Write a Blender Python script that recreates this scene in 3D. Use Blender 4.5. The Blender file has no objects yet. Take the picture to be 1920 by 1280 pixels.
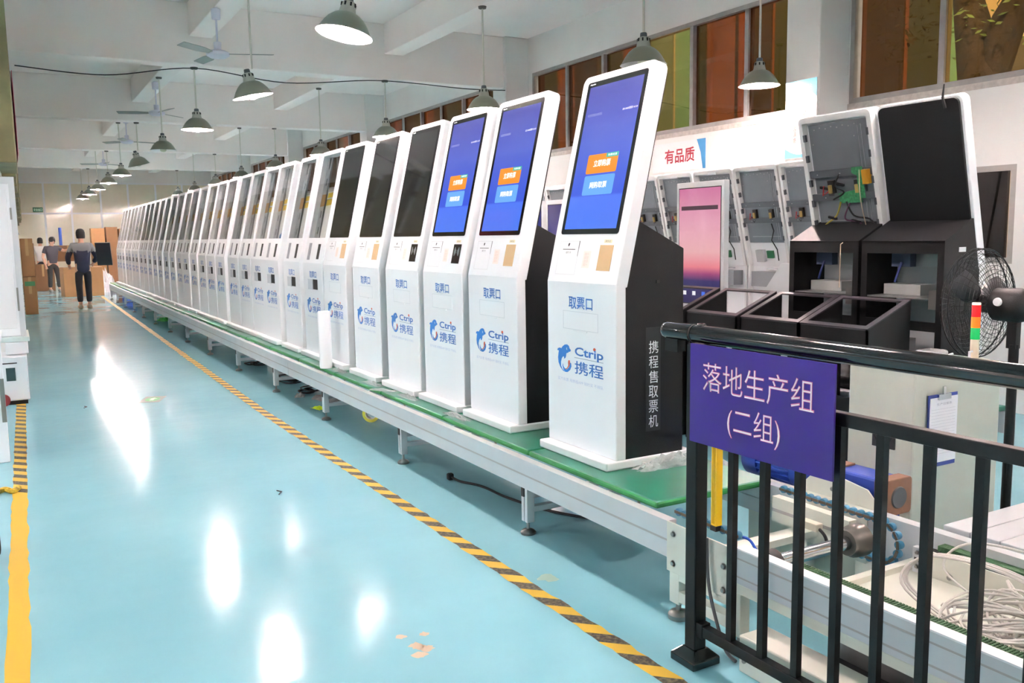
import bpy, bmesh, math, random
from mathutils import Vector, Matrix
random.seed(7)
SC = bpy.context.scene
COL = SC.collection
PI = math.pi

# ------------------------------------------------------------------ camera
F_PX, YAW, PITCH, ROLL, CAM_H = 1650.0, 0.5136, 0.1214, -0.016, 1.6
fwd0 = Vector((math.sin(YAW), math.cos(YAW), 0)); right0 = Vector((math.cos(YAW), -math.sin(YAW), 0)); up0 = Vector((0, 0, 1))
fwd = fwd0 * math.cos(PITCH) - up0 * math.sin(PITCH)
upv = up0 * math.cos(PITCH) + fwd0 * math.sin(PITCH)
rv = right0 * math.cos(ROLL) + upv * math.sin(ROLL)
uv = upv * math.cos(ROLL) - right0 * math.sin(ROLL)
cam_d = bpy.data.cameras.new('camera'); cam = bpy.data.objects.new('camera', cam_d); COL.objects.link(cam)
cam.matrix_world = Matrix(((rv.x, uv.x, -fwd.x, 0), (rv.y, uv.y, -fwd.y, 0), (rv.z, uv.z, -fwd.z, CAM_H), (0, 0, 0, 1)))
cam_d.sensor_width = 36.0; cam_d.lens = F_PX / 1920 * 36.0; cam_d.clip_start = 0.05; cam_d.clip_end = 200
SC.camera = cam

# ------------------------------------------------------------------ world, exposure
w = bpy.data.worlds.new('sky'); SC.world = w; w.use_nodes = True
nt = w.node_tree; bgn = nt.nodes['Background']
sky = nt.nodes.new('ShaderNodeTexSky'); sky.sky_type = 'NISHITA'; sky.sun_disc = False; sky.sun_elevation = math.radians(52); sky.sun_rotation = math.radians(200); sky.dust_density = 4.0; sky.ozone_density = .6
nt.links.new(sky.outputs[0], bgn.inputs[0]); bgn.inputs[1].default_value = 0.4
sun_d = bpy.data.lights.new('sun', 'SUN'); sun_d.energy = 4.0; sun_d.angle = .01; sun_d.color = (1, .95, .87); sun = bpy.data.objects.new('sun', sun_d); COL.objects.link(sun)
sun.rotation_euler = Vector((.62, .32, -.72)).to_track_quat('-Z', 'Y').to_euler()
BULB = 900.0      # radiance of a lit lamp bulb
SC.view_settings.view_transform = 'Standard'; SC.view_settings.look = 'None'; SC.view_settings.gamma = 1.0
SC.view_settings.use_curve_mapping = False
SC.view_settings.exposure = 0.4
SC.cycles.use_adaptive_sampling = True; SC.cycles.adaptive_threshold = .06; SC.cycles.use_light_tree = False; SC.cycles.max_bounces = 8; SC.cycles.diffuse_bounces = 6; SC.cycles.glossy_bounces = 4; SC.cycles.transparent_max_bounces = 12
SC.cycles.sample_clamp_indirect = 90.0; SC.cycles.caustics_reflective = False; SC.cycles.caustics_refractive = False

# ------------------------------------------------------------------ helpers
def lin(c):
    return tuple(((v / 255) / 12.92 if v / 255 <= .04045 else ((v / 255 + .055) / 1.055) ** 2.4) for v in c) + (1.0,)
MATS = {}
def M(name, col=(200, 200, 200), rough=.5, metal=0.0, var=0.0, scale=6.0, bump=0.0, bscale=40.0, emit=None, estr=1.0, spec=None, coat=0.0, alpha=1.0, trans=0.0, sss=0.0, rvar=0.0):
    """procedural principled material: colour with noise variation, fine bump"""
    if name in MATS: return MATS[name]
    m = bpy.data.materials.new(name); m.use_nodes = True; t = m.node_tree; p = t.nodes['Principled BSDF']
    c = lin(col)
    p.inputs['Base Color'].default_value = c; p.inputs['Roughness'].default_value = rough; p.inputs['Metallic'].default_value = metal
    if spec is not None: p.inputs['Specular IOR Level'].default_value = spec
    if coat: p.inputs['Coat Weight'].default_value = coat; p.inputs['Coat Roughness'].default_value = .05
    p.inputs['Alpha'].default_value = alpha
    if trans: p.inputs['Transmission Weight'].default_value = trans
    tc = t.nodes.new('ShaderNodeTexCoord')
    if var or rvar:
        n = t.nodes.new('ShaderNodeTexNoise'); n.inputs['Scale'].default_value = scale; n.inputs['Detail'].default_value = 4
        t.links.new(tc.outputs['Object'], n.inputs['Vector'])
        if var:
            r = t.nodes.new('ShaderNodeValToRGB'); r.color_ramp.elements[0].position = .3; r.color_ramp.elements[1].position = .7
            r.color_ramp.elements[0].color = tuple(v * (1 - var) for v in c[:3]) + (1,); r.color_ramp.elements[1].color = tuple(min(1, v * (1 + var * .6)) for v in c[:3]) + (1,)
            t.links.new(n.outputs['Fac'], r.inputs[0]); t.links.new(r.outputs[0], p.inputs['Base Color'])
        if rvar:
            mr = t.nodes.new('ShaderNodeMapRange'); mr.inputs[3].default_value = max(.02, rough - rvar); mr.inputs[4].default_value = rough + rvar
            t.links.new(n.outputs['Fac'], mr.inputs[0]); t.links.new(mr.outputs[0], p.inputs['Roughness'])
    if bump:
        n2 = t.nodes.new('ShaderNodeTexNoise'); n2.inputs['Scale'].default_value = bscale; n2.inputs['Detail'].default_value = 3
        b = t.nodes.new('ShaderNodeBump'); b.inputs['Strength'].default_value = bump; b.inputs['Distance'].default_value = .01
        t.links.new(tc.outputs['Object'], n2.inputs['Vector']); t.links.new(n2.outputs['Fac'], b.inputs['Height']); t.links.new(b.outputs[0], p.inputs['Normal'])
    if emit is not None:
        p.inputs['Emission Color'].default_value = lin(emit); p.inputs['Emission Strength'].default_value = estr
    MATS[name] = m
    return m
def ramp_mat(name, axis, stops, rough=.15, estr=0.0, base=None):
    """colour ramp along an object axis (generated coordinates); optional emission (screens)"""
    if name in MATS: return MATS[name]
    m = bpy.data.materials.new(name); m.use_nodes = True; t = m.node_tree; p = t.nodes['Principled BSDF']
    tc = t.nodes.new('ShaderNodeTexCoord'); s = t.nodes.new('ShaderNodeSeparateXYZ'); r = t.nodes.new('ShaderNodeValToRGB')
    t.links.new(tc.outputs['Generated'], s.inputs[0]); t.links.new(s.outputs[axis], r.inputs[0])
    els = r.color_ramp.elements
    while len(els) < len(stops): els.new(.5)
    for e, (pos, c) in zip(els, stops): e.position = pos; e.color = lin(c)
    p.inputs['Roughness'].default_value = rough
    if estr:
        p.inputs['Base Color'].default_value = (.01, .01, .02, 1)
        t.links.new(r.outputs[0], p.inputs['Emission Color']); p.inputs['Emission Strength'].default_value = estr
    else: t.links.new(r.outputs[0], p.inputs['Base Color'])
    MATS[name] = m
    return m
def glass(name, tint=(255, 255, 255), refl=.08, rough=.02, top=.6):
    if name in MATS: return MATS[name]
    m = bpy.data.materials.new(name); m.use_nodes = True; t = m.node_tree; t.nodes.clear()
    o = t.nodes.new('ShaderNodeOutputMaterial'); mx = t.nodes.new('ShaderNodeMixShader'); tr = t.nodes.new('ShaderNodeBsdfTransparent'); g = t.nodes.new('ShaderNodeBsdfGlossy')
    lw = t.nodes.new('ShaderNodeLayerWeight'); lw.inputs[0].default_value = .25
    mr = t.nodes.new('ShaderNodeMapRange'); mr.inputs[3].default_value = refl; mr.inputs[4].default_value = top
    t.links.new(lw.outputs['Fresnel'], mr.inputs[0]); t.links.new(mr.outputs[0], mx.inputs[0])
    tr.inputs[0].default_value = lin(tint); g.inputs['Roughness'].default_value = rough
    t.links.new(tr.outputs[0], mx.inputs[1]); t.links.new(g.outputs[0], mx.inputs[2]); t.links.new(mx.outputs[0], o.inputs[0])
    MATS[name] = m
    return m
def film(name, col, alpha=.5, rough=.25):
    """crumpled clear plastic film"""
    return M(name, col, rough, 0, alpha=alpha, bump=.6, bscale=25, spec=.8)

def tag(o, label=None, cat=None, group=None, kind=None):
    if label: o['label'] = label
    if cat: o['category'] = cat
    if group: o['group'] = group
    if kind: o['kind'] = kind
    return o
def thing(name, label, cat, loc=(0, 0, 0), rz=0.0, group=None):
    o = bpy.data.objects.new(name, None); COL.objects.link(o); o.location = loc; o.rotation_euler = (0, 0, rz); o.empty_display_size = .1
    return tag(o, label, cat, group)
def link(name, me, parent=None, mat=None):
    o = bpy.data.objects.new(name, me); COL.objects.link(o)
    if mat is not None and not me.materials: me.materials.append(mat)
    if parent is not None: o.parent = parent
    return o
def copy_tree(o, parent=None):
    c = o.copy(); COL.objects.link(c); c.parent = parent
    for ch in o.children: copy_tree(ch, c)
    return c

class MB:
    """collects simple solids and links them as one mesh object"""
    def __init__(s): s.v = []; s.f = []; s.sm = []
    def add(s, vs, fs, smooth=False):
        n = len(s.v); s.v += [tuple(q) for q in vs]
        for f in fs: s.f.append(tuple(i + n for i in f)); s.sm.append(smooth)
        return s
    def box(s, x0, x1, y0, y1, z0, z1):
        return s.add([(x0, y0, z0), (x1, y0, z0), (x1, y1, z0), (x0, y1, z0), (x0, y0, z1), (x1, y0, z1), (x1, y1, z1), (x0, y1, z1)],
                     [(0, 3, 2, 1), (4, 5, 6, 7), (0, 1, 5, 4), (1, 2, 6, 5), (2, 3, 7, 6), (3, 0, 4, 7)])
    def prism(s, poly, fn, a, b, smooth=False):
        """poly: 2D points; fn(u,v,t)->xyz; extruded from t=a to t=b"""
        n = len(poly)
        vs = [fn(u, v, a) for u, v in poly] + [fn(u, v, b) for u, v in poly]
        fs = [tuple(range(n)), tuple(range(2 * n - 1, n - 1, -1))] + [(i, i + n, (i + 1) % n + n, (i + 1) % n) for i in range(n)]
        return s.add(vs, fs, smooth)
    def tube(s, pts, r, n=8, caps=True, closed=False):
        pts = [Vector(p) for p in pts]; m = len(pts); rr = r if isinstance(r, (list, tuple)) else [r] * m
        rings = []; ref = None
        for i, p in enumerate(pts):
            if closed: d = pts[(i + 1) % m] - pts[i - 1]
            else: d = pts[min(i + 1, m - 1)] - pts[max(i - 1, 0)]
            d.normalize()
            if ref is None: ref = Vector((0, 0, 1)) if abs(d.z) < .9 else Vector((1, 0, 0))
            a = ref - d * ref.dot(d)
            if a.length < 1e-5: a = d.orthogonal()
            a.normalize(); b = d.cross(a); ref = a
            rings.append([p + (a * math.cos(2 * PI * k / n) + b * math.sin(2 * PI * k / n)) * rr[i] for k in range(n)])
        vs = [q for rg in rings for q in rg]; fs = []
        for i in range(m if closed else m - 1):
            j = (i + 1) % m
            for k in range(n): fs.append((i * n + k, i * n + (k + 1) % n, j * n + (k + 1) % n, j * n + k))
        s.add(vs, fs, True)
        if caps and not closed: s.add(rings[0], [tuple(range(n - 1, -1, -1))]); s.add(rings[-1], [tuple(range(n))])
        return s
    def lathe(s, prof, n=24, c=(0, 0, 0), axis='z', smooth=True):
        vs = []; fs = []
        for r, h in prof:
            for k in range(n):
                a = 2 * PI * k / n; x, y = r * math.cos(a), r * math.sin(a)
                q = {'z': (x, y, h), 'x': (h, x, y), 'y': (y, h, x)}[axis]
                vs.append((q[0] + c[0], q[1] + c[1], q[2] + c[2]))
        for i in range(len(prof) - 1):
            for k in range(n): fs.append((i * n + k, i * n + (k + 1) % n, (i + 1) * n + (k + 1) % n, (i + 1) * n + k))
        return s.add(vs, fs, smooth)
    def mesh(s, name='m', bevel=0.0, seg=2):
        me = bpy.data.meshes.new(name); me.from_pydata(s.v, [], s.f)
        for p, q in zip(me.polygons, s.sm): p.use_smooth = q
        bm = bmesh.new(); bm.from_mesh(me)
        if bevel:
            bmesh.ops.remove_doubles(bm, verts=bm.verts, dist=1e-5)
            es = [e for e in bm.edges if len(e.link_faces) == 2 and e.calc_face_angle(0) > .6]
            bmesh.ops.bevel(bm, geom=es, offset=bevel, segments=seg, profile=.5, affect='EDGES', clamp_overlap=True)
        bmesh.ops.recalc_face_normals(bm, faces=bm.faces)
        bm.to_mesh(me); bm.free()
        if any(s.sm): me.set_sharp_from_angle(angle=.75)
        return me
    def build(s, name, mat, parent=None, bevel=0.0, seg=2):
        return link(name, s.mesh(name, bevel, seg), parent, mat)
def part(name, mat, parent, *boxes, bevel=0.0):
    b = MB()
    for q in boxes: b.box(*q)
    return b.build(name, mat, parent, bevel)
def struct(o): o['kind'] = 'structure'; return o
def rrect(x0, x1, y0, y1, r, corners=(1, 1, 1, 1), n=5):
    """rounded rectangle, corners bl br tr tl"""
    out = []
    for (cx, cy, a0, on) in ((x0, y0, PI, corners[0]), (x1, y0, 1.5 * PI, corners[1]), (x1, y1, 0, corners[2]), (x0, y1, .5 * PI, corners[3])):
        if not on: out.append((cx, cy)); continue
        ox = cx + (r if cx == x0 else -r); oy = cy + (r if cy == y0 else -r)
        for k in range(n + 1): a = a0 + .5 * PI * k / n; out.append((ox + r * math.cos(a), oy + r * math.sin(a)))
    return out
_TXT = {}
def text_mesh(body, bold=0.0, vertical=False):
    key = (body, bold, vertical)
    if key in _TXT: return _TXT[key]
    c = bpy.data.curves.new('t', 'FONT'); c.resolution_u = 3; c.offset = bold
    c.body = '\n'.join(body) if vertical else body
    o = bpy.data.objects.new('t', c); COL.objects.link(o); bpy.context.view_layer.update()
    me = bpy.data.meshes.new_from_object(o.evaluated_get(bpy.context.evaluated_depsgraph_get()))
    bpy.data.objects.remove(o); bpy.data.curves.remove(c)
    vs = [tuple(v.co) for v in me.vertices]; fs = [tuple(p.vertices) for p in me.polygons]; bpy.data.meshes.remove(me)
    xs = [v[0] for v in vs]; ys = [v[1] for v in vs]
    _TXT[key] = (vs, fs, min(xs), max(xs), min(ys), max(ys))
    return _TXT[key]
def text(name, body, w0, w1, h0, h1, fn, mat, parent, bold=0.0, vertical=False, off=.0012):
    """flat lettering fitted to the rectangle (w0..w1, h0..h1) of a surface given by fn(w,h,off)"""
    vs, fs, a, b, c, d = text_mesh(body, bold, vertical)
    m = MB(); m.add([fn(w0 + (v[0] - a) / (b - a) * (w1 - w0), h0 + (v[1] - c) / (d - c) * (h1 - h0), off) for v in vs], fs)
    me = bpy.data.meshes.new(name); me.from_pydata(m.v, [], m.f)
    return link(name, me, parent, mat)
def patch(name, poly, fn, mat, parent, off=.001, th=.001):
    """thin plate with outline poly on a surface fn(w,h,off)"""
    return MB().prism(poly, lambda u, v, t: fn(u, v, t), off - th, off).build(name, mat, parent)
def spline(pts, n=8):
    pts = [Vector(p) for p in pts]; out = []
    P = [pts[0]] + pts + [pts[-1]]
    for i in range(1, len(P) - 2):
        for k in range(n):
            t = k / n; a, b, c, d = P[i - 1], P[i], P[i + 1], P[i + 2]
            out.append(.5 * ((2 * b) + (c - a) * t + (2 * a - 5 * b + 4 * c - d) * t * t + (3 * b - a - 3 * c + d) * t ** 3))
    out.append(pts[-1]); return out
ORD = ['zeroth', 'first', 'second', 'third', 'fourth', 'fifth', 'sixth', 'seventh', 'eighth', 'ninth', 'tenth', 'eleventh', 'twelfth', 'thirteenth', 'fourteenth', 'fifteenth', 'sixteenth', 'seventeenth', 'eighteenth', 'nineteenth', 'twentieth']
def ordinal(n):
    if n <= 20: return ORD[n]
    if n == 30: return 'thirtieth'
    return ('twenty-' if n < 30 else 'thirty-') + ORD[n % 10]

# ------------------------------------------------------------------ common materials
white_paint = M('white powder coat', (236, 238, 241), .32, var=.015, scale=3)
shell_white = M('white kiosk shell', (238, 240, 243), .28, var=.01, scale=2)
black_paint = M('black powder coat', (14, 15, 17), .48, spec=.35, bump=.15, bscale=220)
black_gloss = M('black gloss paint', (7, 8, 9), .12, coat=.4)
dark_gap = M('dark gap', (8, 8, 9), .6)
alu = M('anodised aluminium', (204, 208, 211), .4, .2, var=.04, scale=5)
alu_dull = M('dull aluminium', (150, 152, 152), .45, .6)
steel = M('polished steel', (205, 208, 212), .16, 1.0)
zinc = M('zinc', (150, 150, 146), .35, .9)
cream = M('cream machine paint', (214, 216, 204), .4, var=.02)
green_board = M('green pallet board', (28, 106, 84), .32, var=.06, scale=4, rvar=.08)
green_edge = M('green board edge', (34, 128, 66), .5)
grey_steel = M('grey galvanised sheet', (132, 138, 144), .38, .5, var=.06)
plaster = M('white plaster', (238, 237, 234), .75, var=.06, scale=.9, bump=.12, bscale=14)
rubber = M('black rubber', (20, 20, 21), .6)
cardboard = M('brown cardboard', (168, 124, 82), .75, var=.08, scale=3)
cardboard_dk = M('dark cardboard', (132, 94, 62), .75, var=.08, scale=3)
logo_blue = M('printed blue', (38, 122, 205), .35)
text_blue = M('printed mid blue', (48, 112, 190), .35)
logo_orange = M('printed orange', (226, 92, 60), .35)
pale_text = M('pale printed blue', (196, 204, 226), .4)
# ------------------------------------------------------------------ room shell
ZS, ZB, ZSEC = 4.69, 3.9, 4.26           # slab, main beam underside, secondary beam underside
XW = 7.43                                # window wall plane
PIL = [0.13, 6.43, 12.7, 19.0, 25.3, 31.6]
def floor_material():
    m = bpy.data.materials.new('blue epoxy floor'); m.use_nodes = True; t = m.node_tree; p = t.nodes['Principled BSDF']; p.inputs['Specular IOR Level'].default_value = .2
    tc = t.nodes.new('ShaderNodeTexCoord')
    n = t.nodes.new('ShaderNodeTexNoise'); n.inputs['Scale'].default_value = .55; n.inputs['Detail'].default_value = 6; n.inputs['Roughness'].default_value = .55
    r = t.nodes.new('ShaderNodeValToRGB'); e = r.color_ramp.elements
    e[0].position = .32; e[0].color = lin((130, 187, 201)); e[1].position = .68; e[1].color = lin((147, 200, 211))
    t.links.new(tc.outputs['Object'], n.inputs['Vector']); t.links.new(n.outputs['Fac'], r.inputs[0])
    # worn patches where the blue coat has peeled to beige
    n2 = t.nodes.new('ShaderNodeTexNoise'); n2.inputs['Scale'].default_value = 2.6; n2.inputs['Detail'].default_value = 9; n2.inputs['Roughness'].default_value = .7
    r2 = t.nodes.new('ShaderNodeValToRGB'); r2.color_ramp.elements[0].position = .775; r2.color_ramp.elements[1].position = .785
    mx = t.nodes.new('ShaderNodeMix'); mx.data_type = 'RGBA'
    t.links.new(tc.outputs['Object'], n2.inputs['Vector']); t.links.new(n2.outputs['Fac'], r2.inputs[0]); t.links.new(r2.outputs[0], mx.inputs['Factor'])
    t.links.new(r.outputs[0], mx.inputs['A']); mx.inputs['B'].default_value = lin((196, 188, 165)); t.links.new(mx.outputs['Result'], p.inputs['Base Color'])
    mr = t.nodes.new('ShaderNodeMapRange'); mr.inputs[3].default_value = .10; mr.inputs[4].default_value = .16
    n3 = t.nodes.new('ShaderNodeTexNoise'); n3.inputs['Scale'].default_value = 1.7; n3.inputs['Detail'].default_value = 5
    t.links.new(tc.outputs['Object'], n3.inputs['Vector']); t.links.new(n3.outputs['Fac'], mr.inputs[0]); t.links.new(mr.outputs[0], p.inputs['Roughness'])
    n4 = t.nodes.new('ShaderNodeTexNoise'); n4.inputs['Scale'].default_value = 6; b = t.nodes.new('ShaderNodeBump'); b.inputs['Strength'].default_value = .03; b.inputs['Distance'].default_value = .05
    t.links.new(tc.outputs['Object'], n4.inputs['Vector']); t.links.new(n4.outputs['Fac'], b.inputs['Height']); t.links.new(b.outputs[0], p.inputs['Normal'])
    return m
struct(part('floor', floor_material(), None, (-7.2, 7.7, -6.2, 39, -.1, 0)))
ceil_mat = M('whitewashed ceiling', (247, 241, 237), .8, var=.05, scale=.6, bump=.1, bscale=9)
struct(part('ceiling', ceil_mat, None, (-7.2, 7.7, -6.2, 39, ZS, ZS + .15)))
for i, y in enumerate(PIL):
    struct(part('trim_%d' % (i + 1), ceil_mat, None, (-7.2, XW, y - .15, y + .15, ZB, ZS), bevel=.012))
k = len(PIL)
for x in (-2.8, -.2, 2.4, 5.15):
    for a, b in zip([-6.2] + PIL, PIL + [38.3]):
        k += 1
        struct(part('trim_%d' % k, ceil_mat, None, (x - .15, x + .15, a + .15, b - .15, ZSEC, ZS), bevel=.01))

def wall_pieces(x0, x1, y0, y1, z0, z1, holes):
    """x-thick wall with rectangular holes (ya,yb,za,zb), as a grid of solids"""
    ys = sorted({y0, y1} | {h[0] for h in holes} | {h[1] for h in holes}); zs = sorted({z0, z1} | {h[2] for h in holes} | {h[3] for h in holes})
    b = MB()
    for a, c in zip(ys, ys[1:]):
        run = None
        for d, e in zip(zs, zs[1:]):
            my, mz = (a + c) / 2, (d + e) / 2
            solid = not any(h[0] < my < h[1] and h[2] < mz < h[3] for h in holes)
            if solid: run = (run[0], e) if run else (d, e)
            if not solid and run: b.box(x0, x1, a, c, *run); run = None
        if run: b.box(x0, x1, a, c, *run)
    return b
WZ0, WZ1 = 2.84, 4.13
up_w = [(-5.9, -.15), (.42, 6.2), (6.66, 12.36), (12.94, 18.72), (19.24, 25.04), (25.54, 31.3), (31.86, 38.0)]
low_w = [(4.46, 5.95), (6.75, 7.72), (8.6, 10.4), (13.2, 15.0)]
LZ0, LZ1 = 1.28, 2.12
struct(wall_pieces(XW, XW + .22, -6.2, 38.6, 0, ZS, [(a, b, WZ0, WZ1) for a, b in up_w] + [(a, b, LZ0, LZ1) for a, b in low_w]).build('wall_right', plaster))
for i, y in enumerate(PIL):
    struct(part('trim_%d' % (60 + i), plaster, None, (7.0, XW, y - .215, y + .215, 0, ZS), bevel=.015))
struct(part('wall_front', plaster, None, (-7.2, XW + .22, -6.4, -6.2, 0, ZS)))
lw = [(-5, -1), (1, 5), (7.5, 11.5), (14, 18), (20, 24)]  # openings added in the unseen left wall, throwing daylight on kiosk fronts
struct(wall_pieces(-7.4, -7.2, -6.2, 38.6, 0, ZS, [(a, b, .9, 4.1) for a, b in lw]).build('wall_left', plaster))

frame_mat = M('weathered aluminium frame', (172, 168, 164), .5, .3, var=.12, scale=9)
dark_line = M('dark rubber seal', (52, 40, 34), .7)
amber = glass('amber glass', (172, 136, 104), .05)
straw = glass('straw glass', (226, 208, 164), .05)
dusk = glass('dark tinted glass', (70, 52, 44), .06)
clear = glass('clear glass', (240, 246, 246), .05)
wn = [0]
def window(y0, y1, z0, z1, n, xc, mats, dirn=1, fw=.05):
    """sliding window: outer frame, mullions, one pane each"""
    wn[0] += 1
    o = bpy.data.objects.new('window_%d' % wn[0], None); COL.objects.link(o); o.location = (xc, (y0 + y1) / 2, z0); struct(o)
    L = y1 - y0; h = z1 - z0; hy = L / 2
    part('window_frame', frame_mat, o, (-.05, .05, -hy, hy, 0, fw), (-.05, .05, -hy, hy, h - fw, h), (-.05, .05, -hy, -hy + fw, fw, h - fw), (-.05, .05, hy - fw, hy, fw, h - fw))
    pw = (L - 2 * fw) / n
    for i in range(n):
        a = -hy + fw + i * pw; dx = .014 if i % 2 else -.014
        if i: part('mullion', frame_mat, o, (-.045, .045, a - .03, a + .03, fw, h - fw))
        part('seal', dark_line, o, (dx - .008, dx + .008, a + .03, a + .042, fw, h - fw))
        part('pane', mats[i % len(mats)], o, (dx - .003, dx + .003, a + .042, a + pw - .03, fw, h - fw))
    return o
pats = [[straw, amber], [straw, amber, amber], [amber, amber, amber, straw, amber, amber], [amber], [amber], [amber], [amber]]
for (a, b), pt in zip(up_w, pats):
    n = max(3, round((b - a) / .94))
    window(a, b, WZ0, WZ1, n, XW + .04, [amber, amber, straw, amber, amber, amber] if (a, b) == (6.66, 12.36) else ([straw, amber, amber, amber, straw, amber] if (a, b) == (.42, 6.2) else pt))
for a, b in low_w: window(a, b, LZ0, LZ1, 2, XW + .05, [dusk])
for a, b in lw: window(a, b, .9, 4.1, 4, -7.3, [clear])
for a, b in up_w[1:]:    # worn sill edge under each window band
    struct(part('trim_%d' % (70 + int(a)), M('sill mortar', (206, 200, 192), .8, var=.15, scale=20, bump=.5, bscale=30), None, (XW - .012, XW, a - .03, b + .03, WZ0 - .055, WZ0)))

# back partition of glossy cream panels
YB = 38.3
bw = bpy.data.objects.new('wall_back', None); COL.objects.link(bw); bw.location = (3.8, YB, 0); struct(bw)
cream_panel = M('glossy cream panel', (232, 226, 206), .09, var=.02)
xs = [.2, 1.23, 2.15, 3.2, 4.2, 5.23, 6.25, XW]
zs = [0, 1.35, 2.66, 3.82]
part('core', plaster, bw, (-11, XW - 3.8, .04, .2, 0, ZS), (-3.6, XW - 3.8, -.02, .04, 3.85, ZS))
for a, b in zip(xs, xs[1:]):
    for c, d in zip(zs, zs[1:]): part('panel', cream_panel, bw, (a - 3.8 + .035, b - 3.8 - .035, 0, .03, c + .03, d - .03))
for x in xs: part('mullion', white_paint, bw, (x - 3.8 - .035, x - 3.8 + .035, -.03, .035, 0, 3.85))
for z in zs[1:]: part('rail', white_paint, bw, (-3.6, XW - 3.8, -.035, .035, z - .03, z + .03))
e = thing('exit_sign', 'green emergency exit sign on the cream back partition', 'sign', (1.0, YB - .05, 2.8))
part('sign_plate', M('exit green', (14, 84, 58), .4), e, (-.17, .17, -.015, .015, -.09, .09))
fn = lambda w, h, o: (w, -.015 - o, h)
text('lettering', '安全出口', -.14, .14, -.05, .05, fn, M('exit white', (205, 225, 210), .5, emit=(170, 220, 190), estr=.3), e)

# partition along the aisle's left side with olive window sashes
ang = math.atan(.0114)
lp = bpy.data.objects.new('wall_aisle', None); COL.objects.link(lp); lp.location = (.115, 10.0, 0); lp.rotation_euler = (0, 0, -ang); struct(lp)
part('wall_sheet', plaster, lp, (-.32, -.16, .4, 28.2, 0, ZS), (-.32, -.16, -.7, .4, 2.3, ZS))
olive = M('olive window sash', (132, 126, 88), .6, var=.25, scale=4)
part('sash_rail', M('olive dark', (92, 88, 62), .6), lp, (-.16, -.09, .4, 28, 2.2, 2.26), (-.16, -.09, .4, 28, 3.55, 3.6))
for i in range(15):
    y = -.65 + i * 1.95
    part('sash', olive, lp, (-.16, -.02 if i % 3 else .0, y, y + 1.5, 2.32, 3.98), bevel=.01)
part('conduit', white_paint, lp, (-.15, -.12, 2.0, 27, 1.86, 1.9))

# ------------------------------------------------------------------ outside: view through the windows, plus an unseen bounce ground
struct(part('bounce_ground_left', M('concrete yard', (170, 165, 155), .9, var=.1, scale=2), None, (-24, -7.5, -20, 50, -.1, 0)))  # unseen pale ground added to bounce sunlight up to the ceiling
og = struct(part('ground_outside', M('concrete yard', (170, 165, 155), .9, var=.1, scale=2), None, (7.7, 26, -20, 60, -.1, 0)))
bl = thing('building', 'tan neighbouring building with green windows beyond the amber glass', 'building', (13.5, 15, 0))
fac = M('tan render', (192, 168, 138), .8, var=.12, scale=1.2)
part('wall', fac, bl, (0, .6, -30, 40, 0, 14)); grn = M('green shutter', (112, 156, 128), .4, var=.1)
for i in range(20):
    y = -24 + i * 3.0
    f_ = part('window', M('tan frame', (206, 176, 130), .7), bl, (-.08, 0, y - .1, y + 2.2, 3.7, 6.6))
    part('pane', grn, f_, (-.12, -.08, y, y + 1.0, 3.85, 6.45)); part('pane', M('green dim', (104, 118, 98), .4), f_, (-.12, -.08, y + 1.1, y + 2.1, 3.85, 6.45))
part('ledge', M('pale ledge', (222, 205, 165), .8), bl, (-.35, 0, -30, 40, 2.9, 3.25)); part('drainpipe', M('tan pipe', (190, 150, 116), .6), bl, (-.2, -.08, -1.2, -1.08, 0, 14))
tr = thing('tree', 'forked tree trunk with leaves outside the rightmost window', 'tree', (9.9, 6.35, 0))
bark = M('dark bark', (58, 48, 40), .9, var=.3, scale=8, bump=.8, bscale=20)
tb = MB(); tb.tube([(0, 0, 0), (.02, .03, 1.8), (0, .05, 3.3), (.05, .3, 4.2), (.1, .55, 5.6)], [.3, .26, .27, .17, .1], 10); tb.tube([(0, .02, 3.1), (.05, -.2, 3.9), (.1, -.55, 4.5), (.1, -.9, 5.6)], [.2, .19, .16, .09], 10); tb.tube([(.05, -.3, 4.1), (.2, .05, 4.9), (.2, .2, 5.6)], [.08, .05, .03], 8)
tb.build('trunk', bark, tr)
lf = MB()
for i in range(1500):
    c = Vector((random.uniform(-1, 1), random.uniform(-1.6, 1.5), random.uniform(3.7, 6.2))); d = Vector((random.uniform(-1, 1), random.uniform(-1, 1), random.uniform(-.6, .6))).normalized(); s_ = d.orthogonal().normalized(); q = random.uniform(.03, .065)
    lf.add([c - d * q, c + s_ * q * .4, c + d * q, c - s_ * q * .4], [(0, 1, 2, 3)])
tag(lf.build('foliage', M('leaf green', (80, 108, 62), .5, var=.3, scale=3), tr), kind='stuff')
ac = thing('condenser_unit', 'outdoor air-conditioner with round fan grille behind the tree', 'air conditioner', (12.9, 7.7, 3.4))
part('casing', M('condenser casing', (214, 200, 168), .6), ac, (-.2, .2, -.75, .75, 0, 1.0), bevel=.02)
MB().lathe([(0, -.02), (.36, -.02), (.38, 0), (.36, .0)], 28, (-.2, -.2, .5), 'x').build('fan_grille', M('condenser grille', (96, 88, 76), .6), ac)
MB().lathe([(0, -.03), (.07, -.03), (.08, 0)], 16, (-.21, -.2, .5), 'x').build('fan_hub', M('condenser hub', (220, 210, 190), .6), ac)

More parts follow.
